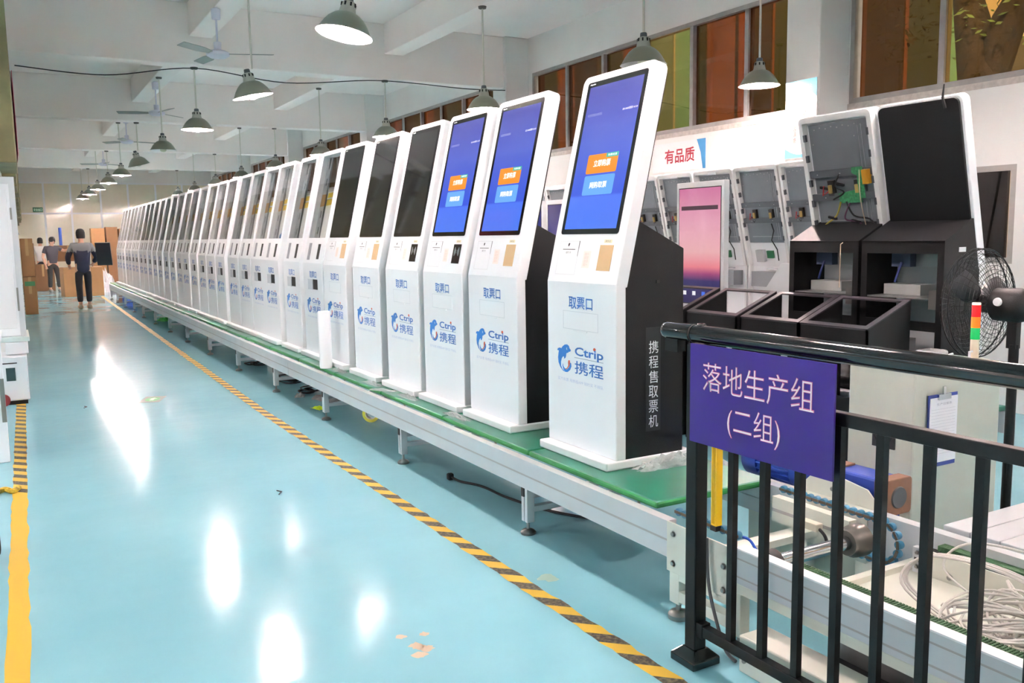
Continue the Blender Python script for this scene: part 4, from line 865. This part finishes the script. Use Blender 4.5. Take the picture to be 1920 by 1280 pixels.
tag(wp, 'plain white panel standing between the pink display and open-backed kiosk', 'panel')
# ------------------------------------------------------------------ pendant lamps
shade_prof = [(.052, .15), (.075, .148), (.1, .135), (.135, .105), (.165, .065), (.19, .02), (.205, 0), (.21, -.004)]
pm('lamp_shade', MB().lathe(shade_prof, 32), None or M('grey green enamel shade', (134, 138, 122), .35)); pm('lamp_shade_in', MB().lathe([(r - .003, h - .002) for r, h in shade_prof], 32), M('white enamel inside', (240, 240, 238), .4))
pm('lamp_neck', MB().lathe([(.0, .24), (.03, .24), (.048, .232), (.06, .17), (.066, .148), (.05, .146)], 20), M('grey neck', (176, 176, 166), .45)); pm('lamp_cap', MB().lathe([(0, .275), (.026, .275), (.03, .268), (.032, .235), (0, .235)], 16), M('dark grey cap', (92, 96, 102), .5))
vb = MB()
for k_ in range(8):
    a = 2 * PI * k_ / 8; vb.prism([(-.006, .198), (.006, .198), (.006, .225), (-.006, .225)], lambda u, v, t: (math.cos(a) * t - math.sin(a) * u, math.sin(a) * t + math.cos(a) * u, v), .048, .0575)
pm('lamp_vents', vb, dark_gap)
bulb_prof = [(0, -.035), (.03, -.03), (.05, -.008), (.055, .02), (.04, .07), (.02, .12), (0, .13)]
pm('bulb_on', MB().lathe([(0, -.035), (.034, -.027), (.055, .012), (.042, .07), (.0, .13)], 8), M('glowing bulb', (255, 255, 255), .3, emit=(255, 227, 222), estr=BULB)); pm('bulb_off', MB().lathe(bulb_prof, 20), M('frosted bulb', (206, 214, 190), .3))
def lamp(label, x, y, z, lit, tilt=(0, 0), group='pendant lamps'):
    l = thing('pendant_lamp', label, 'lamp', (x, y, z), 0, group)
    top = ZB if min(abs(y - q) for q in PIL) < .15 else (ZSEC if min(abs(x - q) for q in (2.4, 5.15, -.2, -2.8)) < .15 else ZS)
    MB().lathe([(0, .275), (.011, .275), (.011, top - z - .02), (0, top - z - .02)], 8).build('rod', M('cream rod', (214, 212, 200), .5), l)
    MB().lathe([(0, top - z), (.05, top - z), (.045, top - z - .025), (.015, top - z - .03)], 16).build('ceiling_rose', M('dark rose', (86, 84, 80), .5), l)
    r = (tilt[0], tilt[1], 0)
    for nm, ky in (('shade', 'lamp_shade'), ('neck', 'lamp_neck'), ('cap', 'lamp_cap'), ('bulb', 'bulb_on' if lit else 'bulb_off')):
        o = P(nm, ky, l); o.rotation_euler = r
        if nm == 'shade': P('reflector', 'lamp_shade_in', o)
        if nm == 'neck': tag(P('vent_slots', 'lamp_vents', o), kind='stuff')
    return l
row1 = [(6.43, 1, (.0, .2)), (9.58, 1, (.0, -.2)), (12.75, 1, (0, 0)), (15.85, 0, (0, 0)), (19.05, 0, (.1, -.25)), (22.2, 1, (0, 0)), (25.3, 1, (0, 0)), (28.5, 1, (0, 0)), (31.6, 1, (0, 0)), (34.8, 1, (0, 0))]
for i, (y, lit, t) in enumerate(row1): lamp('%s green-grey pendant lamp in the row over the aisle, %s from the camera' % ('lit' if lit else 'unlit', ordinal(i + 1)), 2.33 if i else 2.25, y, 3.08, lit, t)
for i, (y, lit) in enumerate(((6.45, 0), (9.5, 1), (12.65, 1), (15.85, 1), (19.0, 1), (22.2, 1), (25.3, 1), (28.5, 1), (31.6, 1))): lamp('%s pendant lamp in the row above the conveyor kiosks, %s from the camera' % ('lit' if lit else 'unlit', ordinal(i + 1)), 5.03, y, 3.08, lit)
lamp('brightly lit pendant lamp hanging beside the blue poster pillar', 6.84, 6.85, 3.08, 1)
for x in (-3.0, -5.6):  # unseen lamps added to light the kiosk fronts from the left
    for y in (3.2, 6.43, 9.6): lamp('lit pendant lamp added unseen in the left hall to light the kiosks', x, y, 3.08, 1, group='added pendant lamps left of the aisle')
for x in (2.33, 5.03):
    for y in (-.2, 3.2): lamp('lit pendant lamp out of view behind the camera', x, y, 3.08, 1, group='pendant lamps behind the camera')

# ------------------------------------------------------------------ ceiling fans
def ceiling_fan(label, x, y, z, a0, blades=3):
    f = thing('ceiling_fan', label, 'ceiling fan', (x, y, z), 0, 'ceiling fans over the aisle')
    lil = M('lilac white enamel', (214, 212, 226), .4)
    MB().lathe([(0, -.05), (.09, -.045), (.13, -.02), (.135, .01), (.09, .035), (.04, .05), (.045, .13), (.02, .14)], 28).build('motor', lil, f)
    MB().lathe([(.012, .13), (.012, ZSEC - z - .12)], 10).build('rod', lil, f); MB().lathe([(0, ZSEC - z - .13), (.05, ZSEC - z - .13), (.055, ZSEC - z - .02), (.02, ZSEC - z), (0, ZSEC - z)], 16).build('canopy', lil, f)
    for k_ in range(blades):
        a = a0 + 2 * PI * k_ / 3; c_, s_ = math.cos(a), math.sin(a)
        MB().prism([(.12, -.03), (.3, -.06), (.62, -.055), (.63, .055), (.3, .06), (.12, .03)], lambda u, v, t: (u * c_ - v * s_, u * s_ + v * c_, .0 + v * .22 + t), -.004, .004).build('blade', M('grey fan blade', (150, 154, 150), .4), f)
    return f
ceiling_fan('white ceiling fan nearest the camera over the aisle', 2.27, 10.9, 3.74, -.35); ceiling_fan('white ceiling fan, second over the aisle, blades edge-on', 2.33, 16.3, 3.74, .75); ceiling_fan('white ceiling fan, third over the aisle, partly behind lamp rods', 2.38, 21.2, 3.74, .2); ceiling_fan('white ceiling fan farthest along the aisle', 2.45, 27.6, 3.74, .6)
w_o = MB().tube(spline([(.2, 12.5, 3.72), (1.2, 12.5, 3.68), (2.3, 12.53, 3.85), (3.5, 12.5, 3.74), (4.9, 12.53, 3.87), (6.3, 12.5, 3.84), (7.0, 12.5, 3.86)], 8), .007, 5).build('ceiling_cable', rubber); tag(w_o, 'thin black cable sagging between lamp rods along the ceiling beam', 'cable')

# ------------------------------------------------------------------ wall posters
po = thing('slogan_poster', 'pale blue and white slogan poster on the window wall pillar', 'poster', (7.0, 6.43, 2.32)); part('sheet', M('poster sheet', (248, 248, 246), .35), po, (-.006, -.001, -.2, .2, 0, .76))
PF = lambda u, v, o: (-.006 - o, .2 - u, v)
cyan_p = M('poster cyan', (120, 206, 232), .35); arc = [(.4 * k_ / 10, .58 + .1 * math.sin(PI * k_ / 10)) for k_ in range(11)]
patch('header', [(0, .76), (0, .58)] + arc + [(.4, .76)], PF, cyan_p, po, .001); patch('footer', [(0, 0), (.4, 0), (.4, .1)] + [(.4 - .4 * k_ / 10, .1 - .07 * math.sin(PI * k_ / 10)) for k_ in range(1, 10)] + [(0, .1)], PF, cyan_p, po, .001)
text('lettering', '质量第一 客户至上', .06, .34, .675, .71, PF, M('poster white print', (235, 246, 250), .4), po, off=.0018)
red_c = M('poster red print', (216, 72, 56), .4)
text('lettering', '品质是企业的生命', .225, .275, .15, .56, PF, red_c, po, vertical=True); text('lettering', '创造顾客满意', .105, .15, .15, .48, PF, red_c, po, vertical=True)
p2_ = thing('quality_banner', 'red Chinese lettering banner with blue corner on the window wall', 'banner', (XW, 8.7, 2.36)); part('sheet', M('banner sheet', (240, 238, 240), .3), p2_, (-.008, -.002, -.4, .62, 0, .36))
BF = lambda u, v, o: (-.008 - o, .62 - u, v)
text('lettering', '有品质', .25, .82, .1, .28, BF, M('banner red', (178, 24, 52), .4), p2_, bold=.02); patch('blue_corner', [(.86, .36), (.93, .2), (.97, 0), (1.02, 0), (1.02, .36)], BF, M('banner blue', (56, 148, 206), .35), p2_, .001)

# ------------------------------------------------------------------ people
def skin_mesh(name, verts, edges, radii, mats, root=0, sub=2):
    me = bpy.data.meshes.new(name); me.from_pydata(verts, edges, []); o = bpy.data.objects.new(name, me); COL.objects.link(o)
    sm = o.modifiers.new('skin', 'SKIN'); sm.use_smooth_shade = True; ss = o.modifiers.new('sub', 'SUBSURF'); ss.levels = sub; ss.render_levels = sub
    for i, r in enumerate(radii):
        d = me.skin_vertices[0].data[i]; d.radius = r if isinstance(r, tuple) else (r, r); d.use_root = (i == root)
    bpy.context.view_layer.update(); out = bpy.data.meshes.new_from_object(o.evaluated_get(bpy.context.evaluated_depsgraph_get())); bpy.data.objects.remove(o)
    for m_ in mats: out.materials.append(m_)
    for p_ in out.polygons: p_.use_smooth = True
    return out
skin_m = M('skin', (214, 166, 138), .5); hair_m = M('black hair', (24, 22, 22), .6, bump=.6, bscale=60)
def person(label, loc, rz, h, J, top_c, top_lo, trous_c, shoe_c, coat_len=.0):
    """J: joints (metres for a 1.75 m figure, facing -y): hands, elbows, knees, ankles, head"""
    pr_ = thing('person', label, 'person', loc, rz); s = h / 1.75
    S = lambda q: tuple(v * s for v in q)
    pel, chest, neck, head = (0, 0, .95), (0, J.get('lean', 0), 1.32), (0, J.get('lean', 0) * 1.3, 1.5), J.get('head', (0, -.02, 1.63))
    V = [pel, (0, J.get('lean', 0) * .5, 1.12), chest, neck, head, (head[0], head[1], head[2] + .07)]; E = [(0, 1), (1, 2), (2, 3), (3, 4), (4, 5)]; R_ = [(.13, .1), (.135, .1), (.15, .105), .05, (.075, .09), (.065, .075)]
    for sd, k_ in ((1, 'l'), (-1, 'r')):
        sh_ = (sd * .185, J.get('lean', 0) * 1.1, 1.4); el, ha = J['elbow_' + k_], J['hand_' + k_]
        i = len(V); V += [sh_, el, ha]; E += [(2, i), (i, i + 1), (i + 1, i + 2)]; R_ += [.062, .044, .03]
        d = (Vector(ha) - Vector(el)).normalized(); pa = Vector(ha) + d * .07; V.append(tuple(pa)); E.append((i + 2, i + 3)); R_.append((.036, .018))
        for q in range(4):
            side = Vector((sd * .0, .0, 0)) + Vector((0, 1, 0)).cross(d).normalized() * (.03 - q * .02); a = pa + side + d * .045; b = a + d * (.03 + .008 * (1 - abs(q - 1.3))) + Vector((0, -.012, -.006)); j = len(V); V += [tuple(a), tuple(b)]; E += [(i + 3, j), (j, j + 1)]; R_ += [.009, .0075]
        tq = Vector(ha) + d * .03 + Vector((0, -.035, 0)); j = len(V); V += [tuple(tq), tuple(tq + d * .035)]; E += [(i + 2, j), (j, j + 1)]; R_ += [.0105, .009]
        hp = (sd * .09, 0, .9); kn, an = J['knee_' + k_], J['ankle_' + k_]; i = len(V); V += [hp, kn, an]; E += [(0, i), (i, i + 1), (i + 1, i + 2)]; R_ += [.085, .058, .042]
        V.append((an[0] + J.get('toe', (0, -.14))[0], an[1] + J.get('toe', (0, -.14))[1], an[2] - .04)); E.append((i + 2, i + 3)); R_.append((.04, .03))
    link('body', skin_mesh('body', [S(v) for v in V], E, [tuple(q * s for q in r) if isinstance(r, tuple) else r * s for r in R_], [skin_m]), pr_)
    g = 1.16
    # shirt or jacket with sleeves
    lo = (0, 0, .9 - coat_len)
    V = [lo, pel, (0, J.get('lean', 0) * .5, 1.12), chest, (0, J.get('lean', 0) * 1.2, 1.455)]; E = [(0, 1), (1, 2), (2, 3), (3, 4)]; R_ = [(.165, .125), (.165, .13), (.17, .135), (.19, .145), (.12, .1)]
    for sd, k_ in ((1, 'l'), (-1, 'r')):
        sh_ = (sd * .185, J.get('lean', 0) * 1.1, 1.4); el, ha = Vector(J['elbow_' + k_]), Vector(J['hand_' + k_]); end = el if J.get('short') else el + (ha - el) * .92
        i = len(V); V += [sh_, tuple(el if not J.get('short') else Vector(sh_) + (el - Vector(sh_)) * .7)]; E += [(3, i), (i, i + 1)]; R_ += [.078, .062]
        if not J.get('short'): V.append(tuple(end)); E.append((i + 1, i + 2)); R_.append(.05)
    me = skin_mesh('top', [S(v) for v in V], E, [tuple(q * s for q in r) if isinstance(r, tuple) else r * s for r in R_], [top_c, top_lo or top_c])
    if top_lo:
        for p_ in me.polygons: p_.material_index = 1 if p_.center.z < 1.265 * s else 0
    link('jacket' if top_lo else 'shirt', me, pr_)
    V = [(0, 0, .98), (0, 0, .9)]; E = [(0, 1)]; R_ = [(.14, .11), (.145, .115)]
    for sd, k_ in ((1, 'l'), (-1, 'r')):
        kn, an = Vector(J['knee_' + k_]), Vector(J['ankle_' + k_]); i = len(V); V += [(sd * .09, 0, .84), tuple(kn), tuple(an + Vector((0, 0, .03)))]; E += [(1, i), (i, i + 1), (i + 1, i + 2)]; R_ += [.1, .075, .065]
    link('trousers', skin_mesh('trousers', [S(v) for v in V], E, [tuple(q * s for q in r) if isinstance(r, tuple) else r * s for r in R_], [trous_c], 1), pr_)
    for k_ in 'lr':
        an = Vector(J['ankle_' + k_]); t = J.get('toe', (0, -.14)); low = an.z - .055
        V = [(an.x - t[0] * .3, an.y - t[1] * .3, low + .005), (an.x + t[0] * .4, an.y + t[1] * .4, low), (an.x + t[0] * 1.1, an.y + t[1] * 1.1, low - .005)]
        link('shoe', skin_mesh('shoe', [S(v) for v in V], [(0, 1), (1, 2)], [.062 * s, .064 * s, .052 * s], [shoe_c]), pr_)
    hb = MB(); hx = head; prof = [(0, .145), (.05, .138), (.085, .11), (.1, .065), (.103, .02), (.095, -.02)]
    hb.lathe(prof, 20); me = hb.mesh('hair'); me.materials.append(hair_m); 
    for v in me.vertices:
        v.co.x *= .92; v.co.y *= 1.08
        if v.co.z < .03 and v.co.y > 0: v.co.z -= .055
    o = link('hair', me, pr_); o.location = S((hx[0], hx[1] + .012, hx[2] + .005)); o.scale = (s, s, s)
    fb_ = MB(); fb_.lathe([(0, -.012), (.012, 0), (.008, .02), (0, .045)], 8, (0, -.1, -.02)); o = fb_.build('nose', skin_m, pr_); o.location = S(hx)
    for sx in (-1, 1):
        o = MB().lathe([(0, .008), (.009, .004), (.012, 0), (0, -.002)], 8, (sx * .034, -.093, .015), 'y').build('eye', M('eye dark', (30, 24, 20), .2), pr_); o.location = S(hx); o = MB().lathe([(0, -.03), (.016, -.02), (.02, 0), (.014, .025), (0, .03)], 8, (sx * .083, .01, -.005)).build('ear', skin_m, pr_); o.location = S(hx)
    o = MB().box(-.022, .022, -.092, -.086, -.062, -.054).build('mouth', M('lips', (178, 108, 98), .5), pr_); o.location = S(hx)
    return pr_
navy = M('navy workwear', (36, 42, 66), .8); grey_w = M('grey workwear', (134, 138, 140), .8); dark_tr = M('dark trousers', (32, 33, 40), .85)
person('person walking away in a grey and navy jacket carrying a dark panel', (1.45, 23.2, 0), PI, 1.86, dict(lean=.02, head=(0, -.02, 1.63), elbow_r=(-.3, .0, 1.14), hand_r=(-.24, -.2, 1.02), elbow_l=(.29, .0, 1.14), hand_l=(.26, -.16, .98), knee_l=(.1, .02, .5), ankle_l=(.1, .1, .11), knee_r=(-.09, -.05, .5), ankle_r=(-.09, -.02, .1)), grey_w, navy, dark_tr, M('beige shoes', (170, 152, 128), .7), .14)
cpnl = part('carried_panel', M('dark navy panel', (22, 28, 40), .35), None, (-.02, .02, -.17, .17, 0, .55), bevel=.01); cpnl.location = (1.93, 23.06, 1.02); cpnl.rotation_euler = (.0, -.22, 1.2); tag(cpnl, 'dark rectangular panel carried under the walking person\'s right arm', 'panel')
person('person in a dark grey t-shirt facing the camera, arm raised beside cartons', (1.12, 31.6, 0), .25, 1.74, dict(lean=-.02, short=1, head=(.02, -.06, 1.61), elbow_l=(.34, -.1, 1.3), hand_l=(.5, -.3, 1.38), elbow_r=(-.28, -.02, 1.13), hand_r=(-.24, -.1, .88), knee_l=(.13, -.02, .5), ankle_l=(.16, .03, .1), knee_r=(-.1, -.02, .5), ankle_r=(-.12, 0, .1)), M('dark grey shirt', (74, 72, 80), .85), None, M('charcoal trousers', (52, 52, 52), .85), M('grey sneakers', (150, 140, 130), .7))
person('person in a white shirt seen from behind near the back partition', (.93, 36.2, 0), PI - .2, 1.72, dict(lean=.0, elbow_r=(-.28, -.02, 1.13), hand_r=(-.24, -.12, .9), elbow_l=(.28, -.02, 1.13), hand_l=(.25, -.12, .9), knee_l=(.1, 0, .5), ankle_l=(.1, .03, .1), knee_r=(-.1, 0, .5), ankle_r=(-.1, 0, .1)), M('white shirt cloth', (220, 220, 216), .85), None, dark_tr, dark_tr, .02)

# ------------------------------------------------------------------ cartons and packing at the far end
def carton(label, x, y, z, sx, sy, sz, rz=0.0, mat=None, tape_=True):
    c = thing('carton', label, 'carton', (x, y, z), rz, 'cartons at the far end')
    part('box', mat or cardboard, c, (-sx / 2, sx / 2, -sy / 2, sy / 2, 0, sz), bevel=.006); part('flap', cardboard_dk, c, (-sx / 2, sx / 2, -.004, .004, sz, sz + .003))
    if tape_: part('packing_tape', M('tan packing tape', (190, 152, 104), .35), c, (-.03, .03, -sy / 2 - .001, -sy / 2, sz * .55, sz))
    return c
carton('big brown carton on the floor behind the walking person', 1.75, 28.8, 0, 1.05, .7, .84, .1); carton('brown carton on the floor behind the grey shirt person', .86, 32.9, 0, .66, .7, .86, 0, cardboard_dk)
carton('upper carton of the left stack beside the white cabinet', .305, 22.6, .84, .24, .8, .83, 0); carton('lower carton of the left stack with a green label', .31, 22.6, 0, .25, .82, .83, 0); carton('second left-hand carton stack behind, lower box', .36, 24.9, 0, .26, .7, .75, 0, cardboard_dk); carton('second left-hand carton stack behind, upper box', .36, 24.9, .76, .26, .7, .8, 0, cardboard_dk)
gl = part('label_sticker', M('green label', (74, 140, 92), .5), None, (-.1, .1, -.003, 0, -.05, .05)); gl.location = (.31, 22.187, .68); tag(gl, 'green label stuck on the lower left carton', 'label')
tall = [(2.62, .42, 0, 2.02), (3.06, .36, 0, 2.06), (3.5, .44, 0, .7), (3.5, .44, .71, .62), (3.5, .42, 1.34, .35), (3.5, .42, 1.7, .3), (3.95, .4, 0, .75), (3.95, .4, .76, .6), (3.95, .4, 1.37, .62)]
for i, (x, w_, z, hgt) in enumerate(tall): carton('%s carton in the tall stacks by the back partition, column %s' % (['lower', 'second', 'third', 'top'][[0, 0, 0, 1, 2, 3, 0, 1, 2][i]], ORD[[1, 2, 3, 3, 3, 3, 4, 4, 4][i]]), x, 33.6, z, w_, .6, hgt, 0, cardboard_dk if i in (1,) else cardboard, i > 1)
carton('flat carton lying across the bench behind the grey shirt person', 1.75, 35.0, .95, .95, .5, .5, 0, cardboard_dk); bn = thing('packing_bench', 'packing bench half hidden behind cartons at the far end', 'bench', (1.75, 35.0, 0)); part('top', cardboard_dk, bn, (-.6, .6, -.4, .4, .9, .95)); part('leg', dark_insert, bn, (-.58, -.52, -.38, -.32, 0, .9)); part('leg', dark_insert, bn, (.52, .58, -.38, -.32, 0, .9)); part('leg', dark_insert, bn, (-.58, -.52, .32, .38, 0, .9)); part('leg', dark_insert, bn, (.52, .58, .32, .38, 0, .9))
o = MB().lathe([(0, 0), (.05, 0), (.05, .62), (0, .62)], 16).build('blue_roll', M('blue roll', (40, 84, 180), .4)); o.location = (1.55, 35.05, 1.455); tag(o, 'upright blue roll standing on the flat carton', 'roll')
ba = MB().lathe([(0, 0), (.2, 0), (.21, .03), (.2, .06), (.2, .8), (.19, .84), (.17, .83), (0, .8)], 24).build('blue_barrel', M('blue plastic barrel', (38, 84, 210), .4)); ba.location = (3.05, 29.2, 0); tag(ba, 'blue plastic barrel beside the far end of the conveyor', 'barrel')
crumple('bubble_wrap_heap', 'white heap of bubble wrap on the floor beside the far cartons', (2.48, 30.5, 0), .4, .45, .85, 0, M('bubble wrap', (226, 224, 224), .5, bump=.8, bscale=30), 9, 16, 'packing film')

# ------------------------------------------------------------------ left edge of the aisle
wb = thing('white_cabinet', 'tall white framed cabinet with yellow label at the left edge', 'cabinet', (-.28, 8.85, .79)); part('casing', white_paint, wb, (-.6, .345, -.15, .35, 0, 1.36), bevel=.012)
part('door', M('off white door', (226, 228, 230), .4), wb, (-.55, .28, -.158, -.15, .07, 1.30), bevel=.003); part('label_plate', M('yellow label', (240, 190, 40), .5), wb, (-.2, .17, -.1605, -.158, .93, 1.2)); part('hinge', zinc, wb, (.295, .31, -.156, -.15, 1.0, 1.1)); part('hinge', zinc, wb, (.295, .31, -.156, -.15, .22, .42)); part('frame_edge', alu, wb, (-.6, .345, -.16, -.15, 1.3, 1.36), (.3, .345, -.155, -.15, 0, 1.3))
wt = thing('work_table', 'white work table under the cabinet at the left edge', 'table', (-.3, 8.9, 0)); part('top', M('pale green white top', (206, 222, 218), .35), wt, (-.65, .385, -.28, .42, .75, .789), bevel=.004)
for x in (-.6, -.1):
    for y in (-.24, .36): part('leg', white_paint, wt, (x - .02, x + .02, y - .02, y + .02, 0, .75))
pc = thing('white_machine', 'small white machine with a dark window standing beside the aisle tape', 'machine', (-.03, 10.05, 0)); part('casing', white_paint, pc, (-.2, .09, -.15, .3, .04, .48), bevel=.012); part('dark_window', M('teal dark window', (40, 66, 70), .2), pc, (-.1, -.02, -.153, -.15, .24, .37)); part('slot', dark_gap, pc, (-.14, .0, -.153, -.15, .41, .42)); part('base', rubber, pc, (-.18, .07, -.13, .28, 0, .04))
MB().lathe([(0, -.015), (.06, -.015), (.06, .015), (0, .015)], 18, (-.14, -.2, .06), 'y').build('caster', M('red caster', (150, 50, 52), .5), pc)
pr2 = thing('stacked_printers', 'stack of small white printers on the left table\'s far side', 'printer', (.03, 10.1, .49)); part('printer', white_paint, pr2, (-.15, .05, -.1, .25, 0, .12), bevel=.01); part('printer', M('printer grey', (206, 206, 206), .4), pr2, (-.13, .03, -.1, .25, .125, .24), bevel=.01); part('slot', dark_gap, pr2, (-.12, -.08, -.102, -.1, .14, .22))
wc = thing('side_bench', 'white bench panel with red labels at the left edge', 'bench', (-.215, 7.3, 0)); part('end_panel', white_paint, wc, (-.5, .1, 0, .05, 0, .86), bevel=.006); part('red_label', M('red label', (196, 40, 48), .5), wc, (-.02, .06, -.003, 0, .73, .78), (-.02, .06, -.003, 0, .66, .72)); part('bench_top', white_paint, wc, (-.5, .1, .0, .9, .86, .89)); part('back_panel', white_paint, wc, (-.5, -.46, .05, .9, 0, .86)); part('edge_strip', zinc, wc, (.07, .1, -.004, 0, .3, .62))
dk = MB().prism(rrect(-.1, .1, 0, .42, .05), lambda u, v, t: (u, t, v), -.02, .02).build('black_case', rubber, None, .004); dk.location = (-.255, 5.05, .0); tag(dk, 'black object edge standing at the far left border of the photo', 'panel')
bn2 = MB().tube(spline([(-.23, 6.35, .012), (-.15, 6.42, .02), (-.1, 6.36, .015), (-.07, 6.45, .012)], 5), .018, 7).build('yellow_rag', M('yellow black rag', (206, 176, 52), .7, var=.6, scale=30)); tag(bn2, 'small yellow and black strap on the floor at the left edge', 'strap')
rp = part('red_poster', M('red poster', (196, 40, 66), .5), None, (-.004, 0, -.5, .5, 0, .75)); rp.location = (.125, 9.9, 2.4); tag(rp, 'red poster on the partition above the white cabinet', 'poster')

# ------------------------------------------------------------------ litter under and beside the conveyor
fr = MB().lathe([(0, 0), (.052, 0), (.056, .02), (.056, .49), (.05, .505), (0, .505)], 28).build('foam_roll', M('white foam roll', (240, 240, 242), .6)); fr.location = (2.362, 7.56, .446); tag(fr, 'white foam roll standing upright before the sixth kiosk', 'foam roll')
cbp = MB().tube(spline([(2.40, 5.1, .03), (2.43, 5.02, .012), (2.5, 4.85, .009), (2.52, 4.55, .009), (2.6, 4.2, .009), (2.75, 3.9, .009)], 8), .008, 7); 
pcord = thing('power_cord', 'black power cord with plug lying under the conveyor', 'power cord', (2.4, 5.1, 0)); MB().add([(v[0] - 2.4, v[1] - 5.1, v[2]) for v in cbp.v], cbp.f, True).build('cord', rubber, pcord); part('plug', rubber, pcord, (-.02, .02, -.012, .03, .005, .05), bevel=.01)
def coil(label, x, y, n, r, seed):
    random.seed(seed); b = MB()
    for i in range(n): rr = r * random.uniform(.6, 1.1); ox, oy = random.uniform(-.06, .06), random.uniform(-.1, .1); b.tube([(ox + rr * .7 * math.cos(a * PI / 8), oy + rr * math.sin(a * PI / 8), .009 + i * .008 + .004 * math.sin(a)) for a in range(16)], .007, 6, closed=True)
    o = b.build('cable_coil', rubber); o.location = (x, y, 0); return tag(o, label, 'cable')
coil('coiled black cable under the conveyor by the eighth leg', 2.6, 9.75, 6, .2, 3); coil('black cable loop under the conveyor near the grey bags', 2.62, 8.95, 4, .16, 4); coil('small black cable coil under the far conveyor legs', 2.62, 11.3, 3, .15, 6)
greyfilm = M('grey plastic bag', (170, 168, 164), .25, alpha=.85, bump=1.0, bscale=30)
crumple('plastic_bag', 'crumpled grey plastic bag on the floor under the conveyor', (2.68, 8.4, 0), .14, .18, .14, .4, greyfilm, 31, 10, 'plastic bag'); crumple('plastic_bag', 'grey plastic bag edge beside the coiled cable', (2.44, 8.72, .0), .05, .07, .06, -.3, greyfilm, 32, 8, 'plastic bag'); crumple('yellow_cloth', 'bright yellow-green cloth on the floor under the conveyor', (2.42, 8.0, 0), .05, .09, .03, .2, M('lime cloth', (206, 236, 40), .6), 33, 8, 'cloth')
crumple('green_wrapper', 'green wrapper under the far conveyor legs', (2.55, 18.6, 0), .1, .2, .12, .2, M('green wrapper', (60, 160, 70), .5), 34, 8, 'wrapper')
tr_ = thing('tape_roll', 'yellow tape roll standing on the floor under the conveyor', 'tape roll', (2.62, 7.15, .075), 1.0); MB().lathe([(.05, -.025), (.075, -.025), (.075, .025), (.05, .025), (.05, -.025)], 28, (0, 0, 0), 'x').build('tape', M('lime tape', (210, 206, 70), .4), tr_); MB().lathe([(.044, -.026), (.05, -.026), (.05, .026), (.044, .026), (.044, -.026)], 28, (0, 0, 0), 'x').build('core', M('card core', (214, 208, 196), .7), tr_)
crumple('film_strip', 'clear film strip trailing over the conveyor edge', (2.36, 6.18, .4455), .03, .12, .02, .5, None, 41, 8); 
for i, (x, y) in enumerate(((1.35, 5.4), (.5, 9.3))): o = MB().tube([(0, 0, .004), (.03, .05, .004), (.01, .09, .004)], .0035, 5).build('wire_scrap', rubber); o.location = (x, y, 0); tag(o, ['short black wire scrap on the open floor', 'wire scrap on the floor near the left aisle tape'][i], 'scrap')
wire2 = MB().tube(spline([(2.262, 2.5, .42), (2.255, 2.48, .25), (2.25, 2.43, .12), (2.235, 2.36, .03), (2.23, 2.3, .012)], 8), .007, 6).build('grey_cable', M('dark grey cable', (70, 74, 78), .5)); tag(wire2, 'dark grey cable hanging from the conveyor plate to the floor', 'cable')

for i, (x, y, r, lab) in enumerate(((1.3, 3.07, .07, 'beige peeled patch in the blue floor coating near the tape'), (2.1, 3.37, .05, 'faint dried yellow stain on the floor beside the conveyor foot'))):
    random.seed(50 + i); b = MB()
    for j in range(5 if i == 0 else 1):
        cx, cy = random.uniform(-r, r) * .9, random.uniform(-r, r) * 1.6; rr = r * random.uniform(.25, .5) if i == 0 else r
        b.add([(cx + rr * random.uniform(.6, 1.2) * math.cos(a * PI / 7), cy + rr * random.uniform(.6, 1.2) * math.sin(a * PI / 7), .0007) for a in range(14)], [tuple(range(14))])
    o = b.build('floor_patch', [M('bare screed', (196, 178, 152), .6), M('dried stain', (150, 184, 170), .3)][i]); o.location = (x, y, 0); tag(o, lab, 'floor mark', kind='stuff' if i == 0 else None)
